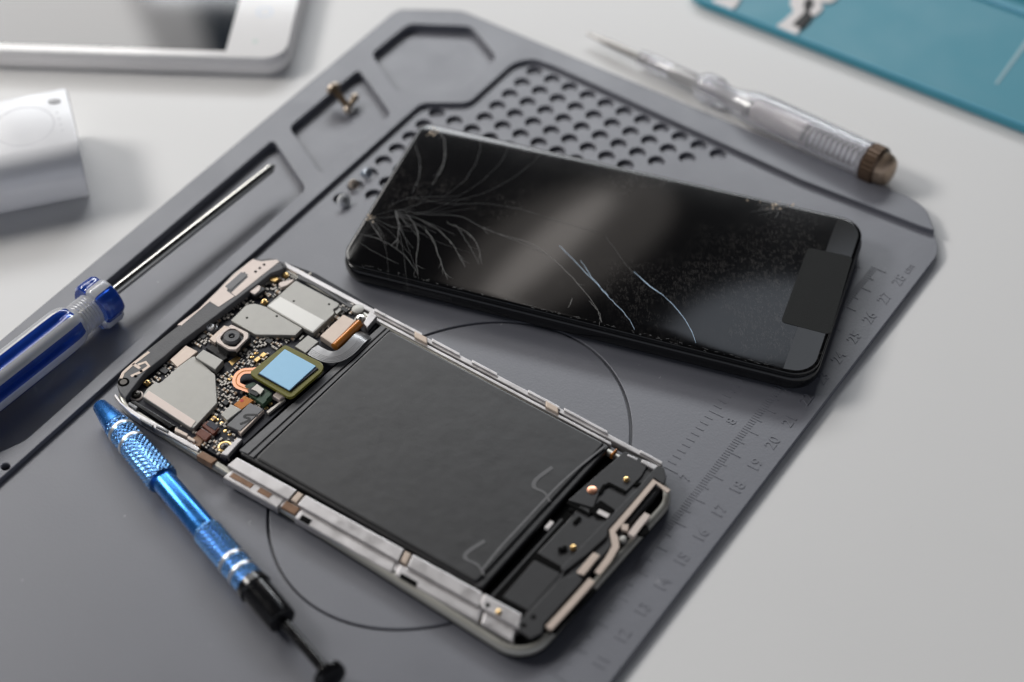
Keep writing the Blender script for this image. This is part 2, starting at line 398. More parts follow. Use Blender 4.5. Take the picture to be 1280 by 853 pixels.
# lower rail, in three lengths with clips between them
def Lp(px, py, z): return FP.inv(W(px, py, z))
ZR = 5.3
rail = MB()
def railseg(mb, pxa, pxb, ina, inb, z0, z1, bev=.25, mi=0):
    slab(mb, [W(*p, z1) for p in (pxa, pxb, inb, ina)], z0, z1, bev, mi)
def lowline(t, k):
    """point on the lower long edge: t 0..1 from the board corner to the far corner, k 0..1 across the rail"""
    o0, o1 = (286, 580), (655, 786); i0, i1 = (297, 571), (658, 770)
    o = (o0[0]+(o1[0]-o0[0])*t, o0[1]+(o1[1]-o0[1])*t); i = (i0[0]+(i1[0]-i0[0])*t, i0[1]+(i1[1]-i0[1])*t)
    return (o[0]+(i[0]-o[0])*k, o[1]+(i[1]-o[1])*k)
def lowseg(mb, t0, t1, k0, k1, z0, z1, bev=.25, mi=0):
    slab(mb, [W(*lowline(t, k), z1) for t, k in ((t0, k0), (t1, k0), (t1, k1), (t0, k1))], z0, z1, bev, mi)
for t0, t1 in ((0.0, .207), (.237, .578), (.608, .85), (.856, .985)): lowseg(rail, t0, t1, -.2, .95, 1.8, ZR, .3)
for t0, t1 in ((.02, .2), (.255, .575), (.585, .862), (.868, .975)): lowseg(rail, t0, t1, -1.4, -.28, 1.8, 4.45, .5)
for t0, t1 in ((.17, .26), (.56, .59)): lowseg(rail, t0, t1, -1.1, -.3, 1.8, 4.2, .3)
rail.build('side_rail', M['silver_frame'], ph)
for t0 in (.212, .583):
    c = MB(); lowseg(c, t0, t0+.02, -.1, .9, 2, 5.1, .3); c.build('clip', M['tan_clip'], ph)
res = MB()
for (t0, t1, k0, k1) in ((.03, .10, -1.0, -.5), (.12, .16, -.95, -.45), (-.085, -.035, -.8, -.15), (.205, .25, -1.1, -.35)): lowseg(res, t0, t1, k0, k1, 2, 4.62, .15)
res.build('side_flex', M['amber_clear'], ph)
for (t0, t1, k0, k1) in ((.268, .30, -1.3, -.75), (.60, .655, -1.36, -.95)):
    gb = MB(); lowseg(gb, t0, t1, k0, k1, 2, 4.58, .1); gb.build('side_button_flex', M['part_and_shade_black'], ph)
# transparent looking rail beside the board (lower left)
c4 = crop(130, 430, .18755)
m = MB(); slab(m, WP(c4([(75, 330), (130, 395), (240, 470), (380, 545), (480, 605), (600, 665), (640, 700), (625, 720), (440, 615), (300, 545), (180, 465), (95, 385), (65, 345)]), 4.6), 2, 4.6, .3); m.build('side_rail', M['silver_frame'], ph)
m = MB()
for q in ([(240, 490), (330, 540), (320, 555), (245, 512)], [(165, 385), (225, 420), (215, 440), (160, 405)], [(350, 540), (430, 575), (425, 590), (345, 555)]): slab(m, WP(c4(q), 5.0), 3, 5.0, .2)
m.build('side_spring', M['grey_flex'], ph)
m = MB(); slab(m, WP(c4([(475, 555), (560, 600), (555, 620), (470, 580)]), 5.1), 3, 5.1, .2); slab(m, WP(c4([(560, 610), (610, 640), (603, 655), (555, 630)]), 5.1), 3, 5.1, .2); m.build('contact_pad', M['tan_foil'], ph)
# upper rail
def upseg(mb, x0, x1, d0, d1, z0, z1, bev=.15):
    f = lambda x, d: (x, 330+(x-353)*(581-330)/(826-353)*1.0+.010*0+d-9*sin(pi*(x-353)/473)*.15)
    slab(mb, [W(*f(*p), z1) for p in ((x0, d0), (x1, d0), (x1, d1), (x0, d1))], z0, z1, bev)
m = MB()
upseg(m, 356, 826, -4.0, 2.2, 1.6, 4.7, .2)
for x0, x1, d in ((468, 528, -5), (540, 575, -5), (590, 622, -5), (660, 700, -5), (705, 760, -6.5), (800, 828, -5)): upseg(m, x0, x1, d, d+4, 3.5, 5.2, .2)
upseg(m, 470, 764, 5.5, 9.3, 1.6, 4.6, .15)
m.build('side_rail', M['silver_frame'], ph)
for x in (518, 682):
    c = MB(); upseg(c, x, x+16, -3, 5, 2, 5.4, .3); c.build('clip', M['tan_clip'], ph)
# battery
bt = MB(); slab(bt, fillet(WP([(298, 566), (479, 408), (764, 558), (602, 738)], 4.4), 1.5), 2.1, 4.4, .7, res=3)
slab(bt, fillet(WP([(318, 572), (487, 412), (757, 554), (596, 729)], 5.0), 1.5), 3.4, 5.0, .75, res=3)
bat = bt.build('battery', M['battery'], ph)
m = MB(); slab(m, WP([(299, 563), (477, 406.5), (483, 409.5), (310, 567.5)], 4.75), 4.0, 4.75, .15); m.build('pouch_fold', M['battery_fold'], bat)
m = MB(); slab(m, WP([(311.5, 569.5), (485, 410.5), (487.5, 412), (316.5, 572)], 4.9), 4.0, 4.9, .1); m.build('pouch_seam', M['tab'], bat)
c7 = crop(300, 380, .504)
for pl in ([(775, 405), (735, 435), (730, 455), (755, 468), (768, 490)], [(607, 588), (565, 615), (560, 632), (590, 648), (605, 672)]):
    m = MB(); stroke(m, smooth(WP(c7(pl), 5.1), 4), [1.2]*9+[.8]*4+[.6]*4, 4.8, 5.1); m.build('adhesive_tab', M['tab'], bat)
m = MB(); stroke(m, smooth(WP(c7([(905, 352), (800, 440), (700, 545), (640, 610), (600, 660)]), 5.06), 5), .6, 4.8, 5.06); m.build('pouch_seam', M['battery_fold'], bat)

# ---- circuit board
ZB = 3.7
board_px = [(160, 488), (190, 462), (234, 420), (285, 378), (345, 326), (362, 330), (395, 342), (440, 368), (470, 386), (477, 402), (460, 420), (420, 455), (360, 505), (300, 560), (282, 576), (255, 560), (215, 536), (170, 510)]
m = MB(); slab(m, WP(board_px, ZB), 2.3, ZB, .1); pcb = m.build('circuit_board', M['pcb'], ph)
c1 = crop(130, 310, .28125); c3 = crop(280, 330, .1641); cB = crop(240, 430, .1641); cC = crop(220, 380, .0938); cD = crop(270, 310, .1055)
foot = []                                   # footprints already taken
def part(name, pts, z0, z1, m_, bev=.12, parent=pcb, fil=0, label=None, reserve=True):
    w = WP(pts, z1)
    if reserve: foot.append(w)
    if fil: w = fillet(w, fil, 4)
    b_ = MB(); slab(b_, w, z0, z1, bev); o = b_.build(name, m_, parent)
    if label: o['label'] = label
    return o
def disc(mb, px, py, z0, z1, r, mi=0, seg=16, bev=0): x, y = W(px, py, z1); cyl(mb, x, y, z0, z1, r, seg, mi, bev); foot.append([(x-r, y-r), (x+r, y-r), (x+r, y+r), (x-r, y+r)])
# shields
sa = WP(c3([(50, 430), (170, 310), (235, 300), (320, 325), (600, 490), (545, 545), (240, 540)]), 5.2); foot.append(sa)
b_ = MB(); slab(b_, fillet(sa, .5, 3), ZB-.1, 5.2, .22)
for q in c3([(175, 411), (402, 399)]): cyl(b_, *W(*q, 5.2), 5.1, 5.23, .38, 12, 1)
b_.build('shield_can', [M['nickel'], M['hole']], pcb)
sb = WP(c3([(322, 322), (545, 125), (880, 302), (870, 325), (830, 350), (845, 375), (680, 530), (604, 488)]), 5.5); foot.append(sb)
b_ = MB(); slab(b_, fillet(sb, .5, 3), ZB-.1, 5.5, .22)
for q in c3([(532, 284), (800, 308)]): cyl(b_, *W(*q, 5.5), 5.4, 5.53, .38, 12, 1)
sbo = b_.build('shield_can', [M['nickel'], M['hole']], pcb)
part('shield_tape', c3([(335, 318), (428, 250), (765, 432), (675, 518)]), 5.4, 5.58, M['white_label'], .05)
sc = WP(c4([(285, 300), (345, 250), (362, 262), (385, 250), (490, 155), (570, 95), (600, 80), (742, 205), (755, 395), (600, 562), (575, 560), (255, 352)]), 5.3); foot.append(sc)
b_ = MB(); slab(b_, fillet(sc, .4, 3), ZB-.1, 5.3, .25); b_.build('shield_can', M['nickel'], pcb)
part('shield_tape', c4([(262, 350), (297, 310), (612, 515), (580, 558)]), 5.2, 5.45, M['pale_foil'], .08)
part('shield_tab', c4([(440, 105), (545, 10), (625, 50), (570, 95), (490, 155)]), ZB, 5.0, M['tan_foil'], .15)
# gasket slits around the shield edge
b_ = MB()
for q in ([(262, 556), (325, 558)], [(360, 560), (425, 558)], [(460, 556), (520, 556)], [(575, 575), (605, 545)], [(700, 555), (725, 530)], [(760, 490), (790, 462)], [(800, 455), (835, 425)]):
    stroke(b_, WP(c3(q), 4.1), .5, 3.6, 4.1)
b_.build('shield_frame', M['nickel'], pcb)
# connectors near the camera
co = part('board_connector', c4([(662, 36), (796, 110), (742, 172), (606, 88)]), ZB, 6.1, M['nickel'], .25, label='silver plate connector beside the camera')
part('connector_socket', c4([(590, 95), (606, 88), (745, 178), (730, 190)]), ZB-.1, 4.8, M['chip_black'], .1)
part('camera_flex', cC([(395, 590), (520, 515), (690, 640), (690, 720), (620, 760), (490, 650)]), ZB-.1, 4.4, M['black_gloss'], .2)
# camera
cam_o = part('camera_module', cC([(530, 440), (735, 300), (990, 400), (985, 470), (790, 640), (700, 640), (535, 520)]), ZB, 6.0, M['black_plastic'], .2, fil=.6)
b_ = MB(); slab(b_, [fillet(WP(cC([(528, 450), (560, 415), (735, 272), (965, 385), (965, 450), (800, 612), (705, 608), (540, 505)]), 6.7), .5, 3),
                     fillet(WP(cC([(585, 460), (640, 385), (720, 330), (790, 335), (905, 405), (900, 460), (800, 568), (735, 570), (640, 530)]), 6.7), .5, 3)], 5.2, 6.7, .15)
b_.build('camera_bracket', M['tan_clip'] if 0 else M['pale_foil'], cam_o)
cx, cy = W(*cC([(742, 425)])[0], 7.6)
b_ = MB()
loft(b_, [[(cx+r*cos(2*pi*k/32), cy+r*sin(2*pi*k/32), z) for k in range(32)] for r, z in ((2.5, 5.6), (2.5, 7.3), (2.3, 7.6), (1.05, 7.6), (.85, 7.2), (.85, 7.0))], 0)
cyl(b_, cx, cy, 6.6, 7.08, .84, 20, 1)
b_.build('lens', [M['antenna_plastic'], M['black_glass']], cam_o)
b_ = MB(); cyl(b_, cx, cy, 7.0, 7.3, .42, 16, 0, .1); b_.build('lens_element', M['black_glass'], cam_o)
part('camera_tape', cC([(445, 465), (640, 290), (700, 300), (520, 520)]), ZB, 5.4, M['tan_foil'], .1)
# screws on the board
def screw(px, py, z, r, hm, ring=None, rr=0):
    x, y = W(px, py, z); b_ = MB()
    cyl(b_, x, y, ZB-.2, z, r, 20, 0, .15)
    for an in (.4, .4+pi/2): slab(b_, [(x+cos(an)*r*.6-sin(an)*.13, y+sin(an)*r*.6+cos(an)*.13), (x-cos(an)*r*.6-sin(an)*.13, y-sin(an)*r*.6+cos(an)*.13), (x-cos(an)*r*.6+sin(an)*.13, y-sin(an)*r*.6-cos(an)*.13), (x+cos(an)*r*.6+sin(an)*.13, y+sin(an)*r*.6-cos(an)*.13)], z-.1, z+.03, 0, 1)
    o = b_.build('screw', [hm, M['hole']], pcb)
    foot.append([(x-r-.5, y-r-.5), (x+r+.5, y-r-.5), (x+r+.5, y+r+.5), (x-r-.5, y+r+.5)])
    if ring:
        b2 = MB(); loft(b2, [[(x+q*cos(2*pi*k/28), y+q*sin(2*pi*k/28), zz) for k in range(28)] for q, zz in ((rr, ZB-.1), (rr, ZB+.35), (rr-.25, ZB+.5), (r+.35, ZB+.5), (r+.3, ZB-.1))], 0, True, False, True)
        b2.build('screw_ring', ring, pcb)
screw(262.8, 407.5, 5.0, 1.15, M['chrome'], M['grey_flex'], 2.15)
screw(170, 492, 4.9, 1.2, M['screw_dark'], M['pale_foil'], 2.0)
screw(450.5, 396.5, 5.2, 1.2, M['steel'], M['tin'], 1.9)
screw(281, 557.5, 4.4, 1.2, M['screw_dark'], M['gold'], 2.1)
screw(351, 332.5, 4.9, 1.2, M['screw_dark'], M['grey_flex'], 2.0)
# small square metal can, RF sockets
part('oscillator_can', cD([(355, 490), (440, 415), (545, 455), (590, 490), (460, 575)]), ZB, 5.5, M['chip_black'], .2, fil=.6)
part('oscillator_lid', cD([(378, 480), (442, 418), (530, 452), (520, 500), (460, 552), (400, 520)]), 5.4, 5.75, M['pale_foil'], .12, fil=.5)
for q in cD([(573, 630), (822, 318)])+c4([(285, 255)]):
    b_ = MB(); x, y = W(*q, 4.6); slab(b_, [(x+1.15*cos(a), y+1.15*sin(a)) for a in (radians(7+90*k) for k in range(4))], ZB-.1, 4.2, .1, 0); cyl(b_, x, y, 4.1, 4.8, .75, 16, 0, .1); cyl(b_, x, y, 4.7, 4.83, .4, 12, 1)
    foot.append([(x-1.2, y-1.2), (x+1.2, y-1.2), (x+1.2, y+1.2), (x-1.2, y+1.2)])
    b_.build('aerial_socket', [M['gold'], M['hole']], pcb)
part('spring_contact', cD([(740, 430), (760, 405), (910, 370), (925, 385), (850, 440), (770, 470)]), ZB, 5.0, M['pale_foil'], .15)
part('spring_contact', cD([(630, 355), (700, 330), (745, 365), (700, 400), (640, 385)]), ZB, 4.9, M['gold'], .15)
part('spring_contact', c3([(838, 355), (875, 330), (895, 352), (858, 385)]), ZB, 5.0, M['nickel'], .15)
# side connector strips
part('fpc_strip', c3([(565, 78), (720, 130), (990, 315), (960, 335), (690, 165), (560, 110)]), ZB-.2, 4.5, M['antenna_plastic'], .1)
b_ = MB()
for k in range(26):
    tt = k/25; p = (745+(930-745)*tt, 172+(300-172)*tt); stroke(b_, WP(c3([p, (p[0]+12, p[1]-16)]), 4.6), .16, 4.4, 4.6)
b_.build('strip_contact', M['chip_black'], pcb)
part('fpc_strip', c4([(165, 378), (205, 380), (475, 545), (440, 560)]), ZB-.4, 4.4, M['black_gloss'], .15)
part('board_rim_foil', cD([(740, 270), (810, 190), (960, 290), (950, 310), (840, 250)]), ZB, 4.5, M['tan_foil'], .1)
# vibration coin
b_ = MB(); disc(b_, *c3([(1020, 340)])[0], ZB-.4, 4.9, 1.9, 0, 24, .2); b_.build('vibration_motor', M['nickel'], pcb)
part('bracket', c3([(1062, 450), (1112, 362), (1165, 398), (1092, 485)]), ZB-.6, 5.6, M['silver_frame'], .2, label='pale metal corner bracket')
# battery connector, rolled orange flex, grey ribbon
part('battery_connector', c3([(908, 385), (1005, 432), (828, 612), (732, 548)]), ZB, 6.0, M['tan_foil'], .25)
pa, pb_ = W(*c3([(1035, 445)])[0], 5.6), W(*c3([(838, 632)])[0], 5.6)
b_ = MB(); ln = hypot(pb_[0]-pa[0], pb_[1]-pa[1])
prof = [(0, .3)]+[(i*ln/60, 1.25+(.06 if i % 2 else -.06)) for i in range(1, 60)]+[(ln, .3)]
lathe(b_, (*pa, 5.3), (pb_[0]-pa[0], pb_[1]-pa[1], 0), prof, 18); b_.build('orange_flex_roll', M['orange_flex'], pcb)
foot.append(WP(c3([(1000, 430), (1080, 470), (880, 660), (800, 610)]), 4))
b_ = MB()
cen = smooth([(*W(*c3([q])[0], z), z) for q, z in (((1085, 535), 4.9), ((1035, 560), 6.0), ((960, 640), 6.3), ((885, 692), 6.3), ((800, 705), 6.2), ((720, 675), 6.0), ((655, 635), 5.7))], 8)
for k in range(9):
    off = (k-4)*.52; pts = []
    for i, p in enumerate(cen):
        a, b2 = cen[max(i-1, 0)], cen[min(i+1, len(cen)-1)]; dx, dy = b2[0]-a[0], b2[1]-a[1]; l = hypot(dx, dy)
        pts.append((p[0]-dy/l*off, p[1]+dx/l*off, p[2]-.06*abs(k-4)))
    L = []; R = []
    for i, p in enumerate(pts):
        a, b2 = pts[max(i-1, 0)], pts[min(i+1, len(pts)-1)]; dx, dy = b2[0]-a[0], b2[1]-a[1]; l = hypot(dx, dy)
        L.append((p[0]-dy/l*.235, p[1]+dx/l*.235, p[2])); R.append((p[0]+dy/l*.235, p[1]-dx/l*.235, p[2]))
    ribbon(b_, L, R, .22)
b_.build('ribbon_cable', M['grey_flex'], pcb); foot.append(WP(c3([(640, 600), (1110, 500), (1060, 620), (850, 740), (680, 690)]), 4))
part('ribbon_plate', c3([(640, 543), (722, 592), (622, 680), (538, 628)]), ZB, 6.0, M['nickel'], .2)
# fingerprint module lying upside down
fp = part('fingerprint_sensor', cB([(708, 5), (985, 140), (1005, 175), (990, 210), (770, 402), (735, 408), (460, 245), (440, 215)]), 5.9, 6.9, M['olive'], .15, fil=1.0, parent=ph)
part('sensor_pad', cB([(700, 45), (960, 185), (745, 362), (500, 230)]), 6.8, 7.3, M['navy'], .08, parent=fp)
part('sensor_glass', cB([(706, 40), (943, 168), (742, 352), (512, 222)]), 7.2, 7.65, M['sensor'], .06, parent=fp)
part('sensor_support', cB([(690, 60), (940, 190), (750, 370), (500, 240)]), ZB, 5.95, M['chip_black'], .1)
# sensor tail: copper arc, board, connector
arc = smooth(c1([(700, 538), (660, 545), (615, 550), (590, 575), (590, 605), (615, 620), (650, 632)]), 6)
b_ = MB(); L = []; R = []; w2 = [W(*q, 5.6) for q in arc]
stroke(b_, w2, 2.2, 5.4, 5.6); foot.append(WP(c1([(570, 535), (700, 530), (690, 640), (570, 640)]), 4)); b_.build('copper_flex', M['copper'], pcb)['label'] = 'copper coloured flex loop'
b_ = MB(); stroke(b_, [((p[0]+.0), p[1]) for p in w2], .35, 5.5, 5.66); b_.build('flex_trace', M['orange_flex'], pcb)
part('flex_board', cB([(395, 320), (470, 290), (610, 370), (605, 400), (540, 460), (440, 390)]), ZB, 5.6, M['green_pcb'], .15)
part('flex_chip', cB([(425, 345), (490, 305), (545, 350), (490, 400), (440, 375)]), 5.5, 6.1, M['chip_black'], .1)
part('flex_chip', cB([(450, 345), (495, 305), (550, 345), (520, 385), (490, 360)]), 5.6, 6.3, M['tin'], .1)
part('flex_chip', cB([(560, 380), (590, 365), (600, 390), (565, 425)]), 5.5, 5.9, M['green_pcb'], .1)
part('orange_flex', cB([(315, 465), (400, 395), (470, 430), (375, 500)]), ZB, 5.2, M['orange_flex'], .08)
b_ = MB(); disc(b_, *cB([(380, 432)])[0], 5.1, 5.26, .55); b_.build('red_mark', mat('red_ink', (.55, .03, .02), .4), pcb)
part('flex_plate', cB([(218, 535), (300, 460), (378, 500), (268, 585)]), ZB, 5.6, M['nickel'], .2)
part('conductive_tape', cB([(262, 620), (440, 448), (545, 498), (365, 665)]), ZB-.3, 5.2, M['grey_tape'], .2)
b_ = MB(); stroke(b_, smooth(WP(cB([(365, 610), (415, 590), (440, 570), (398, 555), (420, 540), (500, 540)]), 5.3), 5), .7, 5.1, 5.28); b_.build('ink_mark', M['chip_black'], pcb)
part('flex_edge', cB([(350, 665), (530, 500), (548, 505), (372, 685)]), ZB-.3, 5.0, M['tan_foil'], .1)
part('side_key_flex', cB([(25, 680), (75, 640), (150, 690), (100, 740)]), ZB-.3, 4.9, M['brown_flex'], .15)
part('side_key_flex', cB([(0, 720), (50, 690), (95, 720), (60, 780), (0, 770)]), ZB-.6, 4.4, M['amber_clear'], .15)
part('board_connector', cB([(75, 620), (120, 585), (210, 640), (160, 690)]), ZB, 5.0, M['brown_flex'], .15)
part('connector_socket', cB([(105, 612), (140, 580), (205, 625), (175, 660)]), 4.8, 5.15, M['navy'], .1)
part('board_tab', cB([(215, 838), (345, 715), (385, 725), (270, 853)]), 2.3, 5.0, M['silver_frame'], .25)
part('board_tab', cB([(565, 515), (700, 415), (712, 425), (582, 530)]), 2.5, 4.6, M['tin'], .15)
part('board_tab', cB([(610, 395), (650, 360), (705, 395), (665, 425)]), 2.5, 5.2, M['pale_foil'], .15)
part('gold_pad', cC([(700, 770), (815, 690), (865, 720), (745, 820)]), ZB-.05, ZB+.1, M['gold'], .02)
for q in cB([(475, 115), (520, 65)])+[]: pass
for pts in ([(470, 120), (500, 95), (525, 110), (495, 140)], [(515, 85), (545, 62), (572, 78), (540, 105)]): part('tantalum_capacitor', cB(pts), ZB, 4.8, M['gold'], .15)
for q in cB([(457, 100), (489, 70), (160, 558), (190, 580), (228, 603), (255, 663), (290, 688), (597, 455), (565, 487)]):
    b_ = MB(); disc(b_, *q, ZB-.1, ZB+.15, .62, 0, 16, .08); b_.build('gold_pad', M['gold'], pcb)
def inpoly(p, poly):
    c = False; j = len(poly)-1
    for i in range(len(poly)):
        a, b2 = poly[i], poly[j]
        if (a[1] > p[1]) != (b2[1] > p[1]) and p[0] < (b2[0]-a[0])*(p[1]-a[1])/(b2[1]-a[1])+a[0]: c = not c
        j = i
    return c
inpoly_ = inpoly
# small black chips
for cx_, cy_, w_, h_ in ((307, 353, 3.2, 2.2), (299, 391, 2.4, 1.8), (289, 478, 2.6, 2.0), (300, 497, 2.2, 1.6), (282, 503, 1.8, 1.4), (336, 426, 2.0, 1.5), (205, 463, 2.6, 1.8), (374, 342, 2.4, 1.6), (258, 533, 2.8, 2.0), (431, 387, 2.2, 1.4), (253, 420, 2.2, 1.6), (314, 447, 2.4, 1.6)):
    u, v = FP.inv(W(cx_, cy_, 4.5)); q = FP.P([(u-w_/2, v-h_/2), (u+w_/2, v-h_/2), (u+w_/2, v+h_/2), (u-w_/2, v+h_/2)])
    if any(inpoly_(q_, f_) for f_ in foot for q_ in q): continue
    foot.append(q); b_ = MB(); slab(b_, q, ZB-.1, 4.5, .08); b_.build('chip', M['chip_black'], pcb)
# ---- hundreds of tiny components
def chip_mesh(name, l, w, h, body, ends):
    b_ = MB()
    def bx(x0, x1, mi, g=0):
        v = [(x, y, z) for x in (x0, x1) for y in (-w/2-g, w/2+g) for z in (0, h+g)]
        b_.add(v, [(0, 1, 3, 2), (4, 6, 7, 5), (0, 4, 5, 1), (2, 3, 7, 6), (0, 2, 6, 4), (1, 5, 7, 3)], mi)
    bx(-l/2+l*.24, l/2-l*.24, 0); bx(-l/2, -l/2+l*.25, 1, .02); bx(l/2-l*.25, l/2, 1, .02)
    return b_.mesh(name, [body, ends])
kinds = [('chip_capacitor', chip_mesh('chip_capacitor', 1.25, .65, .55, M['cap_tan'], M['tin'])),
         ('chip_resistor', chip_mesh('chip_resistor', 1.2, .6, .4, M['chip_black'], M['tin'])),
         ('chip_capacitor', chip_mesh('chip_capacitor', 1.0, .55, .5, M['resistor'], M['tin'])),
         ('chip_capacitor', chip_mesh('chip_capacitor', 1.7, .95, .8, M['cap_tan'], M['gold']))]
clusters = [([(271, 470), (300, 462), (308, 480), (327, 512), (300, 515), (275, 520), (262, 520), (272, 503)], 60),
            ([(262, 418), (285, 385), (325, 345), (345, 332), (352, 345), (335, 375), (312, 380), (284, 400)], 40),
            ([(330, 345), (362, 335), (395, 345), (368, 350), (340, 375)], 18),
            ([(318, 421), (372, 421), (360, 430), (340, 436), (322, 430)], 16),
            ([(296, 442), (322, 424), (330, 432), (308, 452), (298, 466), (290, 465)], 18),
            ([(180, 484), (215, 450), (228, 458), (200, 478)], 18),
            ([(240, 428), (262, 412), (268, 425), (252, 436)], 16),
            ([(415, 390), (440, 375), (455, 392), (426, 393)], 18),
            ([(232, 548), (265, 518), (285, 530), (300, 548), (280, 572), (250, 560)], 26),
            ([(384, 412), (420, 390), (427, 396), (400, 420), (392, 422)], 18),
            ([(300, 458), (360, 428), (330, 452), (312, 470)], 10)]
placed = []
bm_poly = WP(board_px, ZB)
singles = MB(); nsingle = 0
boff = Vector(pcb.location)
rootoff = Vector(ph.location)
allp = []
for poly, n in clusters:
    wp = WP(poly, ZB); xs = [p[0] for p in wp]; ys = [p[1] for p in wp]; tries = 0; got = 0
    while got < n and tries < n*40:
        tries += 1
        p = (random.uniform(min(xs), max(xs)), random.uniform(min(ys), max(ys)))
        # snap to the board's grid so that parts line up in rows
        u, v = FP.inv(p); u = round(u/.62)*.62; v = round(v/.85)*.85; p = FP(u, v)
        if not inpoly(p, wp) or not inpoly(p, bm_poly): continue
        if any(inpoly(p, f_) for f_ in foot): continue
        k = random.choices(range(4), (4, 3, 5, .8))[0]; r = (.72, .7, .6, 1.05)[k]
        if any(hypot(p[0]-q[0], p[1]-q[1]) < (r+q[2])*.86 for q in placed): continue
        placed.append((*p, r)); got += 1
        allp.append((p, k, FP.a+random.choice((0, pi/2))))
allp.sort(key=lambda q: q[0][1]+(random.random()*14))
cnt = 0
proto = {}
for i, (p, k, an) in enumerate(allp):
    if cnt < 96:
        nm, me = kinds[k]
        if k in proto: o = proto[k].copy()
        else: o = bpy.data.objects.new(nm, me); proto[k] = o
        o.parent = pcb; o.location = Vector((p[0]*S, p[1]*S, ZB*S))-rootoff; o.rotation_euler = (0, 0, an); col.objects.link(o); cnt += 1
    else:
        me = kinds[k][1]; c_, s_ = cos(an), sin(an)
        singles.add([(p[0]+(v.co.x*c_-v.co.y*s_)/S, p[1]+(v.co.x*s_+v.co.y*c_)/S, ZB+v.co.z/S) for v in me.vertices], [list(f_.vertices) for f_ in me.polygons])
        for f_ in me.polygons: singles.m[len(singles.m)-len(me.polygons)+f_.index] = (0 if k in (0, 3) else 2 if k == 1 else 3) if f_.material_index == 0 else 1
if singles.v: tag(singles.build('tiny_components', [M['cap_tan'], M['tin'], M['chip_black'], M['resistor']], pcb), kind='stuff')
# solder dots and printed traces
b_ = MB()
for _ in range(90):
    p = W(random.uniform(170, 450), random.uniform(330, 570), ZB)
    if inpoly(p, bm_poly) and not any(inpoly(p, f_) for f_ in foot):
        cyl(b_, *p, ZB-.05, ZB+.05, random.uniform(.1, .22), 8)
b_.build('solder_points', M['tin'], pcb)
b_ = MB()
for pl in ([(395, 175), (400, 150), (425, 125), (440, 130)], [(430, 180), (450, 160), (445, 130)], [(600, 60), (560, 120), (520, 150)], [(350, 150), (380, 110), (420, 90)]):
    stroke(b_, WP(cB(pl), ZB+.03), .12, ZB-.05, ZB+.03)
b_.build('board_trace', M['grey_flex'], pcb)

# ---- antenna bracket along the short edge
c_br = [(665, 45), (700, 50), (735, 45), (770, 50), (800, 85), (792, 95), (740, 115), (690, 155), (610, 215), (520, 285), (440, 345), (350, 412), (270, 482), (190, 545), (150, 595), (95, 668), (70, 640), (58, 610), (62, 585), (85, 545), (190, 455), (260, 400), (330, 345), (420, 270), (500, 190), (575, 110)]
w = WP(c1(c_br), 6.2)
b_ = MB(); slab(b_, w, 2.0, 6.2, .35); br = b_.build('antenna_bracket', M['antenna_plastic'], ph)
b_ = MB()
slab(b_, WP(c1([(575, 118), (660, 50), (680, 56), (700, 60), (765, 52), (780, 60), (730, 100), (660, 155), (585, 215), (565, 200), (640, 130), (625, 105), (560, 165), (545, 190), (580, 215), (510, 262), (470, 238), (345, 345), (325, 342), (420, 272), (500, 195)]), 6.3), 6.1, 6.3, .04)
b_.build('antenna_foil', M['pale_foil'], br)
b_ = MB(); slab(b_, WP(c1([(537, 172), (610, 108), (640, 118), (563, 188)]), 6.3), 6.1, 6.34, .02); b_.build('foil_window', M['grey_tape'], br)
for q in cD([(468, 283), (518, 240), (570, 200)])+c1([(140, 570), (165, 548)]):
    b_ = MB(); cyl(b_, *W(*q, 6.3), 6.2, 6.36, .45, 12); b_.build('foil_hole', M['hole'], br)
b_ = MB()
for pl in ([(85, 555), (130, 515), (200, 462)], [(128, 515), (160, 535)], [(150, 520), (185, 507), (200, 525), (165, 550), (120, 570)], [(85, 555), (75, 580)]):
    stroke(b_, WP(c1(pl), 6.3), .9, 6.1, 6.28)
b_.build('antenna_trace', M['tan_foil'], br)
x, y = W(*c1([(87, 597)])[0], 6.2); b_ = MB(); cyl(b_, x, y, 5.9, 6.28, 1.7, 24, 0); cyl(b_, x, y, 6.0, 6.36, 1.05, 18, 1)
b_.build('screw', [M['hole'], M['screw_dark']], br)
x, y = W(*cD([(768, 212)])[0], 5.6); b_ = MB(); cyl(b_, x, y, 2.5, 5.6, 1.7, 20, 0, .3); cyl(b_, x, y, 5.5, 5.66, .8, 16, 1); b_.build('screw_boss', [M['antenna_plastic'], M['hole']], br)

# ---- speaker module at the other short edge
s7 = crop(680, 560, .1875); s8 = crop(590, 660, .1875)
mod = [(620, 745), (708, 652), (772, 577), (783, 565), (800, 572), (826, 583), (829, 586), (831, 598), (826, 611), (793, 649), (748, 703), (690, 768), (675, 782), (662, 787), (647, 783), (612, 765)]
w = fillet(WP(mod, 4.6), [1, 0, 1, 1, 0, 0, 2, 3, 2, 0, 0, 2, 4, 4, 3, 1], 4)
b_ = MB(); slab(b_, w, 2.0, 4.6, .4); sp = b_.build('speaker_module', M['module_plastic'], ph)
def spart(name, pts, z0, z1, m_, bev=.12, fil=0, par=None):
    w = WP(pts, z1)
    if fil: w = fillet(w, fil, 4)
    b2 = MB(); slab(b2, w, z0, z1, bev); return b2.build(name, m_, par or sp)
spart('speaker_cover', s8([(415, 215), (590, 305), (375, 550), (205, 460)]), 4.4, 4.9, M['module_plastic'], .15, .5)
b_ = MB(); slab(b_, [WP(s8([(420, 158), (648, 288), (382, 608), (136, 470)]), 4.7), WP(s8([(419, 212), (594, 305), (376, 553), (204, 461)]), 4.7)], 4.4, 4.72, 0); b_.build('cover_groove_shade', M['part_and_shade_black'], sp)  # flat black ring paints the shade of a groove, nothing is recessed
b_ = MB()
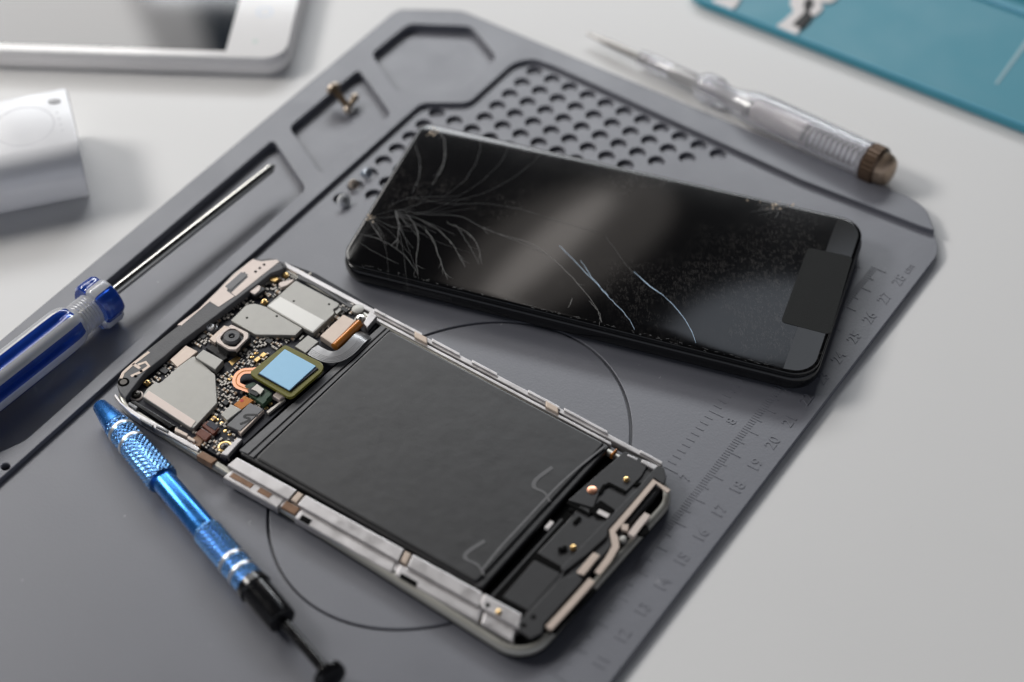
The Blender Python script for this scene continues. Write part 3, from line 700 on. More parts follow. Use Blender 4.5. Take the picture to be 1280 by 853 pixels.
for pl in ([(360, 580), (620, 290), (950, -70), (1010, -140)], [(120, 470), (240, 340), (420, 140), (600, -60)]): stroke(b_, WP(s8(pl), 5.0), .7, 4.5, 5.0)
b_.build('module_rib', M['module_plastic'], sp)
spart('upper_cover', s7([(160, 350), (290, 235), (540, 20), (700, 100), (650, 190), (540, 300), (430, 230), (370, 290), (330, 400)]), 4.4, 5.1, M['module_plastic'], .2, .4)
spart('module_end', s7([(640, 250), (750, 120), (800, 130), (815, 200), (800, 245), (735, 200), (560, 400), (430, 540), (420, 590), (300, 700), (130, 830), (110, 800)]), 4.4, 5.4, M['module_plastic'], .25, .4)
spart('module_end', s8([(600, 330), (700, 310), (740, 350), (480, 640), (470, 700), (390, 740), (320, 690), (300, 640)]), 4.4, 5.3, M['module_plastic'], .25, .6)
for pl in ([(370, 300), (400, 250), (440, 240), (545, 295)], [(155, 360), (300, 440), (370, 370), (380, 355)], [(200, 500), (240, 460)], [(600, 240), (650, 240)]):
    b_ = MB(); stroke(b_, WP(s7(pl), 5.12), .9, 4.6, 5.14); b_.build('module_groove_shade', M['part_and_shade_black'], sp)  # black strips laid on top in place of shaded grooves
for q in s7([(180, 415), (140, 670), (110, 680)])+s8([(345, 655), (410, 600), (105, 520)]):
    b_ = MB(); cyl(b_, *W(*q, 5.0), 4.5, 5.36, .7, 12); b_.build('module_hole_shade', M['part_and_shade_black'], sp)  # black discs paint the shade inside holes
# foil trace
b_ = MB()
tr = WP(s7([(832, 290), (737, 222), (600, 385), (455, 555), (470, 600), (478, 655), (430, 740), (355, 835)]), 5.75)
stroke(b_, tr, [1.4, 1.6, 1.5, 1.7, 2.0, 2.0, 1.8, 1.7], 5.2, 5.75)
slab(b_, fillet(WP(s7([(330, 695), (375, 715), (265, 850), (215, 830)]), 5.7), .5), 5.2, 5.7, .1)
b_.build('antenna_foil', M['tan_foil'], sp)
b_ = MB(); stroke(b_, WP(s8([(800, 345), (660, 505), (510, 668)]), 5.6), [1.9, 1.9, 1.9], 4.4, 5.6); b_.build('antenna_foil', M['tan_foil'], sp)
b_ = MB(); slab(b_, WP(s8([(815, 395), (830, 415), (560, 700), (500, 700)]), 4.75), 4.0, 4.75, .1); b_.build('module_slot_shade', M['part_and_shade_black'], sp)  # slot shade painted as a black plate
b_ = MB(); stroke(b_, WP(s7([(690, 440), (640, 500), (580, 580)]), 6.0), [1.8, 2.0, 1.9], 4.6, 6.0); b_.build('spring_contact', M['pale_foil'], sp)
b_ = MB(); cyl(b_, *W(*s7([(655, 545)])[0], 5.3), 4.4, 5.35, 1.9, 20); b_.build('contact_pocket_shade', M['part_and_shade_black'], sp)  # black disc stands in for the pocket's shade
b_ = MB(); cyl(b_, *W(*s7([(527, 610)])[0], 5.0), 4.2, 5.4, 1.0, 16, 0, .2); b_.build('contact_pin', M['steel_blue'] if 0 else M['nickel'], sp)
b_ = MB(); slab(b_, fillet(WP(s7([(520, 505), (565, 510), (560, 555), (515, 545)]), 5.7), .4), 4.6, 5.7, .1); b_.build('spring_contact', M['tan_foil'], sp)
b_ = MB(); stroke(b_, WP(s7([(360, 420), (430, 455)]), 5.3), 1.5, 4.4, 5.3); b_.build('microphone_gasket', M['white_part'], sp)
b_ = MB(); slab(b_, WP(s7([(300, 410), (380, 350), (470, 410), (440, 470), (350, 460)]), 5.14), 4.4, 5.15, 0); b_.build('gasket_pocket_shade', M['part_and_shade_black'], sp)  # black plate stands in for shade around the gasket
b_ = MB(); stroke(b_, WP(s7([(55, 490), (15, 535)]), 5.2), 1.2, 4.2, 5.2); b_.build('contact_tab', M['white_part'], sp)
b_ = MB(); stroke(b_, WP(s8([(90, 450), (40, 505)]), 5.2), 1.2, 4.2, 5.2); b_.build('contact_tab', M['white_part'], sp)
for q in s7([(550, 207), (197, 662)])+s8([(178, 560)]):
    x, y = W(*q, 5.6); b_ = MB(); cyl(b_, x, y, 4.5, 5.25, .95, 16, 1); cyl(b_, x, y, 4.9, 5.9, .75, 16, 0, .25); b_.build('gold_pin', [M['gold'], M['brass']], sp)
x, y = W(*s7([(322, 280)])[0], 5.3); b_ = MB(); cyl(b_, x, y, 4.8, 5.35, 1.45, 20, 0, .15); b_.build('copper_pad', M['copper'], sp)
b_ = MB(); slab(b_, fillet(WP(s7([(655, 75), (765, 120), (735, 145), (645, 95)]), 5.4), .4), 3, 5.4, .2); slab(b_, fillet(WP(s7([(560, 40), (630, 72), (620, 85), (552, 50)]), 5.2), .3), 3, 5.2, .2); b_.build('contact_tab', M['silver_frame'], sp)
b_ = MB(); slab(b_, WP(s7([(440, 40), (490, 0), (480, 20), (455, 45)]), 5.0), 3, 5.0, .1); b_.build('orange_flex', M['orange_flex'], sp)

# ================================================================== CRACKED PHONE
ZG = 8.0
c0 = W(540, 155, ZG)
FB = Frame(c0[0], c0[1], -20.5)
bp = thing('cracked_phone', 'black phone with cracked dark screen and a black square patch at one end', 'phone', (*FB(71, -35), 0))
B = (-3.9, 146.4, -70.6, 0.3); RB = [8.5, 4.5, 7.5, 8.5]
m = MB(); rloft(m, FB, *B, RB, [(3.0, 0), (1.6, .35), (.7, 1.1), (.15, 2.4), (0, 3.8), (.05, 4.9), (.3, 5.7), (.75, 6.1), (.95, 6.15)]); m.build('back_shell', M['black_gloss'], bp)
m = MB(); rloft(m, FB, *B, RB, [(.9, 6.1), (.55, 6.35), (.5, 6.7), (.8, 6.95), (1.3, 7.0)]); m.build('bezel', M['black_plastic'], bp)
m = MB(); rloft(m, FB, *B, RB, [(.75, 6.95), (.4, 7.15), (.4, 7.55), (.55, 7.8), (.9, 7.95), (1.4, ZG)]); scr = m.build('screen', M['screen'], bp)
# chin border under the same surface, sticker
ZC = ZG+.03
def onscreen(name, pts, m_, z0, z1, bev=0, fil=0, par=scr):
    w = WP(pts, z1)
    if fil: w = fillet(w, fil, 5)
    b2 = MB(); slab(b2, w, z0, z1, bev); return b2.build(name, m_, par)
ch = [FB.inv(W(*q, ZG)) for q in ((1043, 285), (981, 455))]
cu = rrect(*B, RB, 1.5, 10); poly = [p for p in cu if p[0] > 138 ]
poly = [p for p in cu if p[0] > ch[0][0]+2]
left_top = (ch[0][0], B[3]-1.5); left_bot = (ch[1][0], B[2]+1.5)
poly = sorted(poly, key=lambda p: -atan2(p[1]+35, p[0]-125))
b_ = MB(); slab(b_, FB.P([left_top]+poly+[left_bot]), ZG-.05, ZC, 0); b_.build('screen_border', M['chin'], scr)
onscreen('patch', [(1010, 309.5), (1066, 321.5), (1037.5, 418.5), (976, 402.5)], M['sticker'], ZG, ZG+.12, .03, 1.6)
# cracks measured on the photo
cA = crop(420, 140, .3282); cR = crop(740, 180, .3633)
cracks = []
def jit(pts, a=.12): return [(p[0]+random.uniform(-a, a), p[1]+random.uniform(-a, a)) for p in pts]
def crack(pts, w, m_, n=5, a=.16, br=None):
    if br is None: br = 0 if m_ == M['crack_blue'] or len(pts) < 4 else 4 if w > .2 else 2 if w > .12 else 0
    p = jit(smooth(WP(pts, ZC+.02), n), a); k = len(p)
    ww = [w*.5*(.25+.75*sin(pi*min(1, max(0, (i+.6)/k)))**.6)*random.uniform(.7, 1.2) for i in range(k)]
    b_ = MB(); stroke(b_, p, ww, ZG-.02, ZC+.02)
    for _ in range(int(br)):                # short side branches that leave the crack at a shallow angle
        i = random.randint(1, max(1, k-3)); q = p[i]; dx, dy = p[i+1][0]-q[0], p[i+1][1]-q[1]; an = atan2(dy, dx)+random.choice((-1, 1))*random.uniform(.25, .8); l = random.uniform(.8, 4.5)
        bp_ = jit([(q[0]+l*t_*cos(an+.15*t_), q[1]+l*t_*sin(an+.15*t_)) for t_ in (0, .25, .5, .75, 1)], .08); bp_[0] = q
        stroke(b_, bp_, [w*.3, w*.25, w*.2, w*.15, w*.05], ZG-.02, ZC+.021)
    b_.build('crack', m_, scr)
F_, N_, B_ = M['crack_faint'], M['crack'], M['crack_blue']
crack(cA([(380, 60), (410, 100), (415, 160), (400, 220), (365, 280)]), .28, N_)
crack(cA([(300, 120), (318, 180), (318, 240), (290, 310)]), .2, F_)
crack(cA([(225, 375), (237, 410), (238, 460), (230, 525)]), .3, N_)
crack(cA([(265, 385), (305, 440), (314, 500), (305, 570), (312, 620)]), .26, N_)
crack(cA([(340, 445), (370, 490), (395, 560), (425, 640)]), .3, N_)
crack(cA([(300, 400), (390, 450), (440, 500), (470, 550), (492, 592)]), .22, N_)
crack(cA([(420, 420), (500, 460), (540, 510), (557, 580)]), .22, N_)
crack(cA([(455, 430), (495, 490), (525, 540), (545, 580)]), .18, F_)
crack(cA([(75, 462), (150, 480), (230, 520), (280, 570), (312, 615)]), .24, F_)
crack(cA([(90, 500), (160, 540), (240, 580)]), .15, F_)
crack(cA([(120, 405), (150, 450), (175, 490)]), .25, N_)
crack(cA([(130, 395), (220, 440), (300, 430), (380, 460)]), .14, F_)
crack(cA([(240, 370), (330, 390), (460, 395), (560, 440), (680, 490), (770, 530), (810, 545)]), .2, F_)
crack(cA([(550, 440), (640, 470), (740, 500), (800, 540), (870, 600), (950, 690), (1000, 760), (1012, 800)]), .26, N_)
crack(cA([(300, 330), (420, 350), (560, 350), (700, 370), (860, 420), (1000, 460)]), .13, F_)
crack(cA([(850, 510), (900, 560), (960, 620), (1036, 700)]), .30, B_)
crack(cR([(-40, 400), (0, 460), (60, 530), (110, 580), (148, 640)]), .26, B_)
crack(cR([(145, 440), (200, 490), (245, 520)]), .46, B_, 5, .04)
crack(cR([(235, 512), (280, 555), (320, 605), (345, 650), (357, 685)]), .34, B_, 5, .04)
crack(cR([(50, 320), (120, 420), (160, 455)]), .14, F_)
crack(cR([(-10, 540), (20, 575), (33, 615)]), .24, N_)
crack(cA([(885, 745), (895, 725), (898, 710)]), .3, N_)
crack(cA([(200, 360), (270, 330), (350, 325), (470, 320)]), .15, F_)
crack(cA([(540, 70), (550, 130), (530, 200), (480, 270), (400, 330)]), .12, F_)
crack(cA([(660, 90), (640, 170), (560, 260), (450, 330)]), .1, F_)
crack(cA([(790, 150), (690, 240), (560, 310), (420, 345)]), .1, F_)
for k in range(26):                        # fine rays from the two impact points on the short edge
    o = random.choice([(225, 380), (130, 400)]); an = random.uniform(-.3, 1.4); l = random.uniform(60, 330); bend = random.uniform(-.5, .5)
    crack(cA([o, (o[0]+l*.5*cos(an), o[1]+l*.5*sin(an)), (o[0]+l*cos(an+bend*.4), o[1]+l*sin(an+bend*.4))]), random.uniform(.05, .11), F_, 5, .05)
for k in range(16):                        # around the far edge impact
    an = random.uniform(1.6, 3.3); l = random.uniform(15, 110); o = (662+random.uniform(-25, 10), 212+random.uniform(-5, 8))
    crack(cR([o, (o[0]+l*.5*cos(an), o[1]+l*.28*sin(an)), (o[0]+l*cos(an), o[1]+l*.4*sin(an))]), random.uniform(.08, .2), random.choice((F_, F_, N_)), 4, .08)
def flakes(c, n, spread, name='chipped_glass'):
    b_ = MB()
    for _ in range(n):
        x, y = W(c[0]+random.gauss(0, spread[0]), c[1]+random.gauss(0, spread[1]), ZC)
        k = random.randint(3, 5); r = random.uniform(.12, .5); a0 = random.random()*6
        tilt = random.uniform(-.25, .25)
        top = [(x+r*random.uniform(.5, 1)*cos(a0+2*pi*i/k), y+r*random.uniform(.5, 1)*sin(a0+2*pi*i/k)) for i in range(k)]
        v = [(p[0], p[1], ZG-.2) for p in top]+[(p[0], p[1], ZC+.05+tilt*(p[0]-x)*.5+.05) for p in top]
        b_.add(v, [list(range(k))[::-1], list(range(k, 2*k))]+[[i, (i+1) % k, k+(i+1) % k, k+i] for i in range(k)])
    b_.build(name, M['chip_flake'], scr)
flakes((541, 163), 14, (3, 3)); flakes((463, 272), 12, (4, 3)); flakes((972, 258), 26, (13, 3))
# worn long edge
b_ = MB()
for _ in range(90):
    t_ = random.random(); p0 = FB(B[0]+8+t_*128, B[2]+1.2+random.uniform(-.3, .6)); l = random.uniform(.3, 1.3); an = FB.a+random.uniform(-.4, .4)
    stroke(b_, [p0, (p0[0]+l*cos(an), p0[1]+l*sin(an))], random.uniform(.05, .13), ZG-.3, ZC)
b_.build('edge_wear', M['crack_faint'], scr)
b_ = MB(); slab(b_, FB.P([(18, B[2]-.12), (34, B[2]-.12), (34, B[2]+.4), (18, B[2]+.4)]), 3.0, 4.6, .1); b_.build('side_button', M['black_plastic'], bp)
b_ = MB()
for u0, u1 in ((22, 31), (63, 78)): slab(b_, FB.P([(u0, B[3]-.4), (u1, B[3]-.4), (u1, B[3]+.55), (u0, B[3]+.55)]), 3.4, 5.4, .25)
b_.build('side_button', M['black_plastic'], bp)

# ================================================================== BLUE PICK-UP PEN
ZP = 4.8
pa = Vector((*W(124, 506.5, ZP), ZP)); pe = Vector((*W(412, 845, ZP), ZP))
pen = thing('pickup_pen', 'blue knurled pick-up pen with black plunger lying beside the opened phone', 'pick-up tool', (pa.x, pa.y, 0))
pd = (pe-pa); PL = pd.length; pd.normalize()
def sp_(px, py): return (Vector((*W(px, py, ZP), ZP))-pa).dot(pd)
s1, s2, s3, s4, s5 = sp_(146, 533), sp_(200.5, 602), sp_(253, 668), sp_(305.4, 735), sp_(344.7, 783)
m = MB(); lathe(m, pa, pd, [(0, 1.2), (0, 1.9), (.5, 2.25), (s1-.6, 3.75), (s1, 3.9)], 40); m.build('tip', M['blue_anod'], pen)
def knurl(sa, sb, r0, r1, bands, name):
    n = round((sb-sa)/1.6129*10); seg = 160
    prof = [(sa+(sb-sa)*i/n, r0+(r1-r0)*i/n) for i in range(n+1)]
    def rf(s, r, t):
        e = min(1, min(s-sa, sb-s)/.5)
        for c in bands:
            if abs(s-c) < .8: return r-.02
        k = 8; a = (t*k/(2*pi)*2+s*.62) % 1; b = (t*k/(2*pi)*2-s*.62) % 1
        g = min(min(a, 1-a), min(b, 1-b))*2
        return r-.22+.40*min(g, .85)*max(e, 0)
    m = MB(); lathe(m, pa, pd, prof, seg, rfun=rf, sm=False); o = m.build(name, M['blue_knurl'], pen, ang=80)
    for c in bands:
        m = MB(); q = r0+(r1-r0)*(c-sa)/(sb-sa); lathe(m, pa, pd, [(c-.62, q-.3), (c-.6, q+.03), (c-.3, q+.1), (c+.3, q+.1), (c+.6, q+.03), (c+.62, q-.3)], 48); m.build('band', M['band'], pen)
knurl(s1, s2, 3.95, 4.65, [sp_(150.5, 541), sp_(163, 556.5)], 'grip')
m = MB(); lathe(m, pa, pd, [(s2-.3, 3.5), (s2, 3.55), (s3, 3.55), (s3+.3, 3.5)], 48); m.build('barrel', M['blue_anod'], pen)
knurl(s3, s4, 4.2, 4.2, [sp_(283, 708), sp_(295, 722)], 'grip')
m = MB(); lathe(m, pa, pd, [(s4-.2, 2), (s4, 4.5), (s4+2.2, 4.75), (s4+2.6, 4.5), (s4+2.8, 4.2), (s5-1.5, 4.1), (s5-.4, 3.9), (s5, 3.3), (s5, 1)], 40); m.build('collar', M['black_gloss'], pen)
m = MB(); lathe(m, pa, pd, [(s5-.5, 1.5), (PL-1, 1.5)], 24); m.build('plunger_rod', M['black_gloss'], pen)
m = MB(); lathe(m, pa, pd, [(PL-2.2, 1.5), (PL-1.6, 3.6), (PL-1, 4.3), (PL+.6, 4.4), (PL+1.4, 4.0), (PL+1.8, 2.6), (PL+2, .5)], 32); m.build('plunger_button', M['black_gloss'], pen)

# ================================================================== SCREWDRIVER with blue handle
ZS = 6.6
A = Vector((-122.3, 15.6, ZS)); D = Vector((49.7, 63.2, 0)).normalized()
sd = thing('screwdriver', 'screwdriver with translucent blue handle and steel shaft resting in mat tray', 'screwdriver', (A.x, A.y, -1.2))
nf = 6
def hr(s, r, t):
    fl = abs(cos(nf/2*t+.35)); d_ = min(1, max(0, (-13.5-s)/7))
    return r-(1.5*(1-fl)**1.3)*d_*(1 if s > -150 else 0)
def hm(s, t):
    if s > -13.6: return 1
    fl = abs(cos(nf/2*t+.35)); return 0 if fl < .76 and s < -14.6+0*fl else 1
prof = [(-140, 2), (-140, 7.4)]+[(-140+i*4, 7.5) for i in range(1, 30)]+[(-20, 7.45), (-18.5, 7.35), (-17, 7.1), (-16, 6.8), (-15, 6.3), (-14.2, 5.7), (-13.4, 5.1)]
m = MB(); lathe(m, A, D, prof, 96, rfun=hr, mfun=hm); hd = m.build('handle', [M['blue_clear'], M['clear']], sd, ang=50)
m = MB(); pr = []
for i in range(26): pr.append((-13.5+i*.26, 5.0+(.25 if i % 4 < 2 else -.15)))
lathe(m, A, D, [(-13.5, 1.8)]+pr+[(-6.9, 1.8)], 40); m.build('neck', M['clear'], sd)
def cr(s, r, t): return r-1.0*max(0, cos(3*t+.9))**4
m = MB(); lathe(m, A, D, [(-7, 5), (-7, 7.2), (-6.3, 7.9), (-5.2, 8.0), (-1.3, 8.0), (-.4, 7.6), (0, 6.9), (0, 1.7)], 72, rfun=cr, mfun=lambda s, t: 0 if (sin(3*t+.5) > -.6 and s < -.6) else 1); m.build('collar', [M['blue_clear'], M['clear']], sd, ang=45)
m = MB(); lathe(m, A, D, [(-138, 3.4), (-36, 3.6), (-34, 3.0)], 24); m.build('handle_core', M['blue_core'], sd)
TIP = (Vector((*W(345.5, 208, ZS), ZS))-A).dot(D)
m = MB(); lathe(m, A, D, [(-33, 1.1), (-32, 1.6), (TIP-2.2, 1.6), (TIP-2.6, 1.5), (TIP-.5, .75), (TIP, .35)], 28)
def box_along(mb, s0, s1, w, h, mi=0):
    d, a, b = frame(A, A+D); v = [tuple(A+d*s+a*x+b*y) for s in (s0, s1) for x in (-w, w) for y in (-h, h)]
    mb.add(v, [(0, 1, 3, 2), (4, 6, 7, 5), (0, 4, 5, 1), (2, 3, 7, 6), (0, 2, 6, 4), (1, 5, 7, 3)], mi)
box_along(m, -31, -22, 3.0, .6); box_along(m, -31, -22, .6, 3.0)
m.build('shaft', M['steel'], sd)

# ================================================================== CLEAR TESTER SCREWDRIVER
ZT = 4.2
ta = Vector((*W(734, 41.5, ZT-3), ZT-3)); tb = Vector((*W(1112, 215, ZT), ZT))
ts = thing('voltage_tester', 'clear plastic voltage tester screwdriver with brown knob beside the mat on the table', 'tester', (ta.x, ta.y, -2.2))
td = tb-ta; TL = td.length; td.normalize()
def st(px, py): return (Vector((*W(px, py, ZT), ZT))-ta).dot(td)
q1, q2, q3, q4, q5 = st(797, 69), st(872, 103), st(905, 118), st(930, 130), st(1081, 203)
m = MB(); lathe(m, ta, td, [(0, .3), (.3, .9), (4, 1.0), (10, 1.35), (q1+14, 1.4)], 20, rfun=lambda s, r, t: r*(1-.55*max(0, 1-s/9)*abs(sin(t)))); m.build('blade', mat('dull_steel', (.30, .29, .28), .3, metal=.9), ts)
m = MB(); lathe(m, ta, td, [(q1-1, 1.7), (q1, 2.7), (q1+2, 2.9), (q2-1, 3.3), (q2+1, 4.8), (q2+3, 5.3), (q3-3, 5.2), (q3-1, 4.2), (q3+2, 3.8), (q4, 5.2), (q4+4, 6.2), (q4+8, 6.5), (q5-2, 6.5), (q5, 6.4), (q5, 4.9), (q4+3, 4.9), (q4, 3.2), (q1+14.5, 1.5), (q1+4, 1.45)], 48); m.build('clear_handle', M['clear_lav'], ts, ang=60)
m = MB(); lathe(m, ta, td, [(q1+13, 2.0), (q4-2, 2.2), (q4-1.5, 3.1), (q4+1.5, 3.2), (q4+2, 2.2)], 24); m.build('contact_sleeve', M['nickel'], ts)
m = MB(); lathe(m, ta, td, [(q4+2.2, 3.2), (q4+3.4, 3.3), (q4+3.6, 2.4)], 24); m.build('sleeve_ring', M['steel_blue'] if 0 else M['screw_dark'], ts)
m = MB(); lathe(m, ta, td, [(q4+3.6, 1.2), (q4+4.2, 3.8), (q4+24, 3.8), (q4+25, 1.5)], 24); m.build('resistor_tube', mat('milky_resistor', (.66, .60, .55), .3, var=.15, vscale=300), ts)
m = MB(); d, a, b = frame(ta, tb); pts = []
for i in range(11*14+1):
    t_ = i/14; pts.append(tuple(ta+d*(q4+25+(q5-q4-25)*i/(11*14))+a*(3.7*cos(2*pi*t_))+b*(3.7*sin(2*pi*t_))))
tube(m, pts, .42, 8); m.build('spring', M['screw_dark'], ts)
def kr(s, r, t): return r+(.34*abs(sin(13*t)) if q5+.9 < s < q5+5.2 else 0)
m = MB(); lathe(m, ta, td, [(q5+.5, 4), (q5+.6, 6.3), (q5+1, 6.5), (q5+5, 6.5), (q5+5.4, 6.3), (q5+5.8, 5.7), (q5+6.4, 5.6), (q5+8.0, 5.2), (q5+9.2, 4.2), (q5+9.8, 2.5), (q5+10, .4)], 120, rfun=kr, mfun=lambda s, t: 1 if s > q5+5.6 else 0); m.build('end_knob', [M['knob'], mat('tan_brass_cap', (.40, .30, .22), .34, metal=.6)], ts)
m = MB(); lathe(m, ta, td, [(q5-.3, 4.8), (q5-.2, 6.75), (q5+.5, 6.75), (q5+.55, 4.8)], 40); m.build('end_ring', M['clear_lav'], ts)

# ================================================================== WHITE PHONE
FW = Frame(-80, 131, 177)                    # u runs to the left along the near long edge
fw = thing('white_phone', 'white phone with dark screen lying face up in the background', 'phone', (*FW(60, -34), -2.2))
Bw = (-1.5, 141, -70, 3.0)
FW2 = Frame(*W(345, 93, -1.2), 175.5)
Bw = (-4.5, 138, -69, .5)
m = MB(); rloft(m, FW2, *Bw, 9, [(2.0, -2.2), (.7, -1.7), (.1, -.6), (0, .8), (0, 2.6), (.3, 3.6), (.9, 4.2)]); m.build('back_shell', M['white_rim'], fw)
m = MB(); rloft(m, FW2, *Bw, 9, [(.8, 4.1), (.6, 4.4), (.6, 5.0), (1.0, 5.5)]); face = m.build('front_face', M['white_face'], fw)
sA = FW2.inv(W(281, 68, 5.5)); sB = FW2.inv(W(-60, 66, 5.5))
m = MB(); slab(m, FW2.P([(sA[0], -3.6), (126, -3.6), (126, -65), (sA[0], -65)]), 5.3, 5.53, .02); m.build('screen', M['phone_screen'], fw)
m = MB(); x, y = W(331, 15, 5.55); slab(m, [[(x+3*cos(2*pi*k/24), y+3*sin(2*pi*k/24)) for k in range(24)], [(x+2.2*cos(2*pi*k/24), y+2.2*sin(2*pi*k/24)) for k in range(24)]], 5.4, 5.54); m.build('touch_key', M['icon_blue'], fw)
m = MB(); x, y = W(319, 52, 5.55); cyl(m, x, y, 5.4, 5.54, 1.0, 16); m.build('touch_key', M['icon_green'], fw)
m = MB(); slab(m, FW2.P([(30, .2), (52, .2), (52, .75), (30, .75)]), -.5, 1.6, .2); m.build('side_button', M['white_rim'], fw)

# ================================================================== POWER BANK
ZK = 18.0
k0 = W(83, 108, ZK); FK = Frame(k0[0], k0[1], 196)      # u leftwards along the body, v towards the viewer
pb = thing('power_bank', 'white rounded power bank with faint ring on its top', 'power bank', (*FK(45, 18), -2.2))
Wk = 37.5
def sect(u, k):
    pts = []
    c = [(1.2, ZK-1.2, 1.2, 90, 180), (6, 3.8, 6, 180, 270), (Wk-7, 4.8, 7, 270, 360), (Wk-9.5, ZK-9.5, 9.5, 0, 90)]
    for v, z, r, a0, a1 in c:
        for i in range(9):
            t_ = radians(a0+(a1-a0)*i/8); vv = v+r*cos(t_); zz = z+r*sin(t_)
            vv = Wk/2+(vv-Wk/2)*k; zz = 7.2+(zz-7.2)*k
            pts.append((*FK(u, vv), zz))
    return pts
m = MB(); loft(m, [sect(.0, .93), sect(.25, .975), sect(.9, 1), sect(95, 1), sect(96, .95)]); bank = m.build('body', M['white_plastic'], pb)
x, y = W(30, 158, ZK); m = MB(); ring = [[(x+r*cos(2*pi*k/60), y+r*sin(2*pi*k/60)) for k in range(60)] for r in (9.8, 9.4)]
slab(m, ring, ZK-.2, ZK+.03); m.build('ring_mark', M['faint_mark'], pb)
x, y = W(68, 127, ZK); m = MB(); slab(m, [(x+2.1*cos(2*pi*k/24), y+1.2*sin(2*pi*k/24)) for k in range(24)], ZK-.3, ZK+.35, .2); m.build('button', M['grey_mark'], pb)
m = MB()
for q in ((71, 141), (74, 149), (76, 156), (78, 163)): cyl(m, *W(*q, ZK), ZK-.2, ZK+.04, .45, 12)
m.build('indicator_dots', M['faint_mark'], pb)

# ================================================================== TEAL BACK COVER
e0 = W(1000, 60, -2.2); e1 = W(1280, 170, -2.2)
FT = Frame(e0[0], e0[1], math.degrees(atan2(e1[1]-e0[1], e1[0]-e0[0])))
tc_ = thing('phone_back_cover', 'teal phone back cover lying inside up at the edge of table', 'back cover', (*FT(40, 35), -2.2))
cl = FT.inv(W(866, 0, -2.2)); Bt = (cl[0]-4, cl[0]+146, 0, 70)
m = MB(); rloft(m, FT, *Bt, 10, [(2.5, -2.2), (.8, -2.0), (0, -1.0), (0, .4), (.5, 1.3), (1.2, 1.45), (1.9, 1.1), (2.4, -.3), (3.0, -.9)])
cov = m.build('shell', M['teal'], tc_)
m = MB(); rloft(m, FT, *Bt, 10, [(.45, 1.25), (.9, 1.55), (1.5, 1.5), (1.8, 1.2)], closed=True); m.build('rim', M['teal_rim'], tc_)
tz = -.8
cT = crop(860, 0, .1719)
m = MB(); slab(m, fillet(WP(cT([(640, 185), (690, 155), (770, 80), (740, 20), (760, -40), (1010, -60), (1100, -20), (1040, 20), (960, 20), (985, 60), (930, 115), (880, 110), (815, 205), (800, 250), (750, 245)]), tz+.5), 1.0), -1.1, tz+.5, .2); m.build('gasket', M['white_part'], tc_)
m = MB(); slab(m, WP(cT([(760, 175), (850, 85), (840, 20), (880, -30), (920, 20), (880, 80), (905, 120), (830, 205)]), tz+.8), -1.1, tz+.8, .1); m.build('foam_pad', M['black_pad'], tc_)
m = MB(); slab(m, fillet(WP(cT([(180, -10), (390, -20), (350, 50), (300, 80), (180, 20)]), tz+.5), .8), -1.1, tz+.5, .2); m.build('gasket', M['white_part'], tc_)
m = MB(); stroke(m, WP([(1285, 50), (1245, 105)], tz+.05), [1.6, 1.0], -1.1, tz+.05); m.build('scuff', M['pale_teal'], tc_)
m = MB(); stroke(m, FT.P([(cl[0]+62, 60.5), (cl[0]+140, 60.5)]), 2.0, -1.1, tz+.7); m.build('inner_ledge', M['teal_rim'], tc_)

# ================================================================== LOOSE SCREWS
def small_screw(px, py, z, hm, hr_, ln, tilt, az, label, group='loose screws on the mat'):
    x, y = W(px, py, z)
    o = thing('loose_screw', label, 'screw', (x, y, -1.25), group)
    d = Vector((cos(az)*cos(tilt), sin(az)*cos(tilt), -sin(tilt)))
    p = Vector((x, y, z))
    m = MB(); lathe(m, p, d, [(-.9, .3), (-.85, hr_*.6), (-.5, hr_*.92), (-.1, hr_), (.25, hr_), (.3, hr_*.55)], 24); hd_ = m.build('head', hm, o)
    dd, a, b = frame(p, p+d); m = MB(); pts = [tuple(p-d*.92+a*(hr_*.6*s)) for s in (-1, 1)]
    for ax, bx_ in ((a, b), (b, a)):
        v = [tuple(p-d*q+ax*(hr_*.55*s1)+bx_*(.14*s2)) for q in (.95, .7) for s1, s2 in ((-1, -1), (1, -1), (1, 1), (-1, 1))]
        m.add(v, [(0, 1, 2, 3), (7, 6, 5, 4), (0, 4, 5, 1), (1, 5, 6, 2), (2, 6, 7, 3), (3, 7, 4, 0)])
    m.build('drive_slot', M['hole'], hd_)
    m = MB(); n = int(ln*8); lathe(m, p, d, [(.2, .5)]+[(.3+i*(ln-.5)/n, .75+(.14 if i % 2 else -.1)) for i in range(n+1)]+[(ln, .35)], 16); m.build('shank', hm, o)
small_screw(430, 251, .1+1.5, M['chrome'], 2.2, 3.6, .75, 2.3, 'bright chrome screw in a mat hole, lowest of the three small screws')
small_screw(442, 231, .1+1.0, M['brass_pale'], 1.7, 2.8, .5, 1.9, 'brown brass screw in a mat hole between the chrome screw and the topmost steel one')
small_screw(459.5, 216.5, .1+1.0, M['steel_blue'], 1.75, 2.8, .5, 2.6, 'steel screw in a mat hole, topmost of the three small screws')
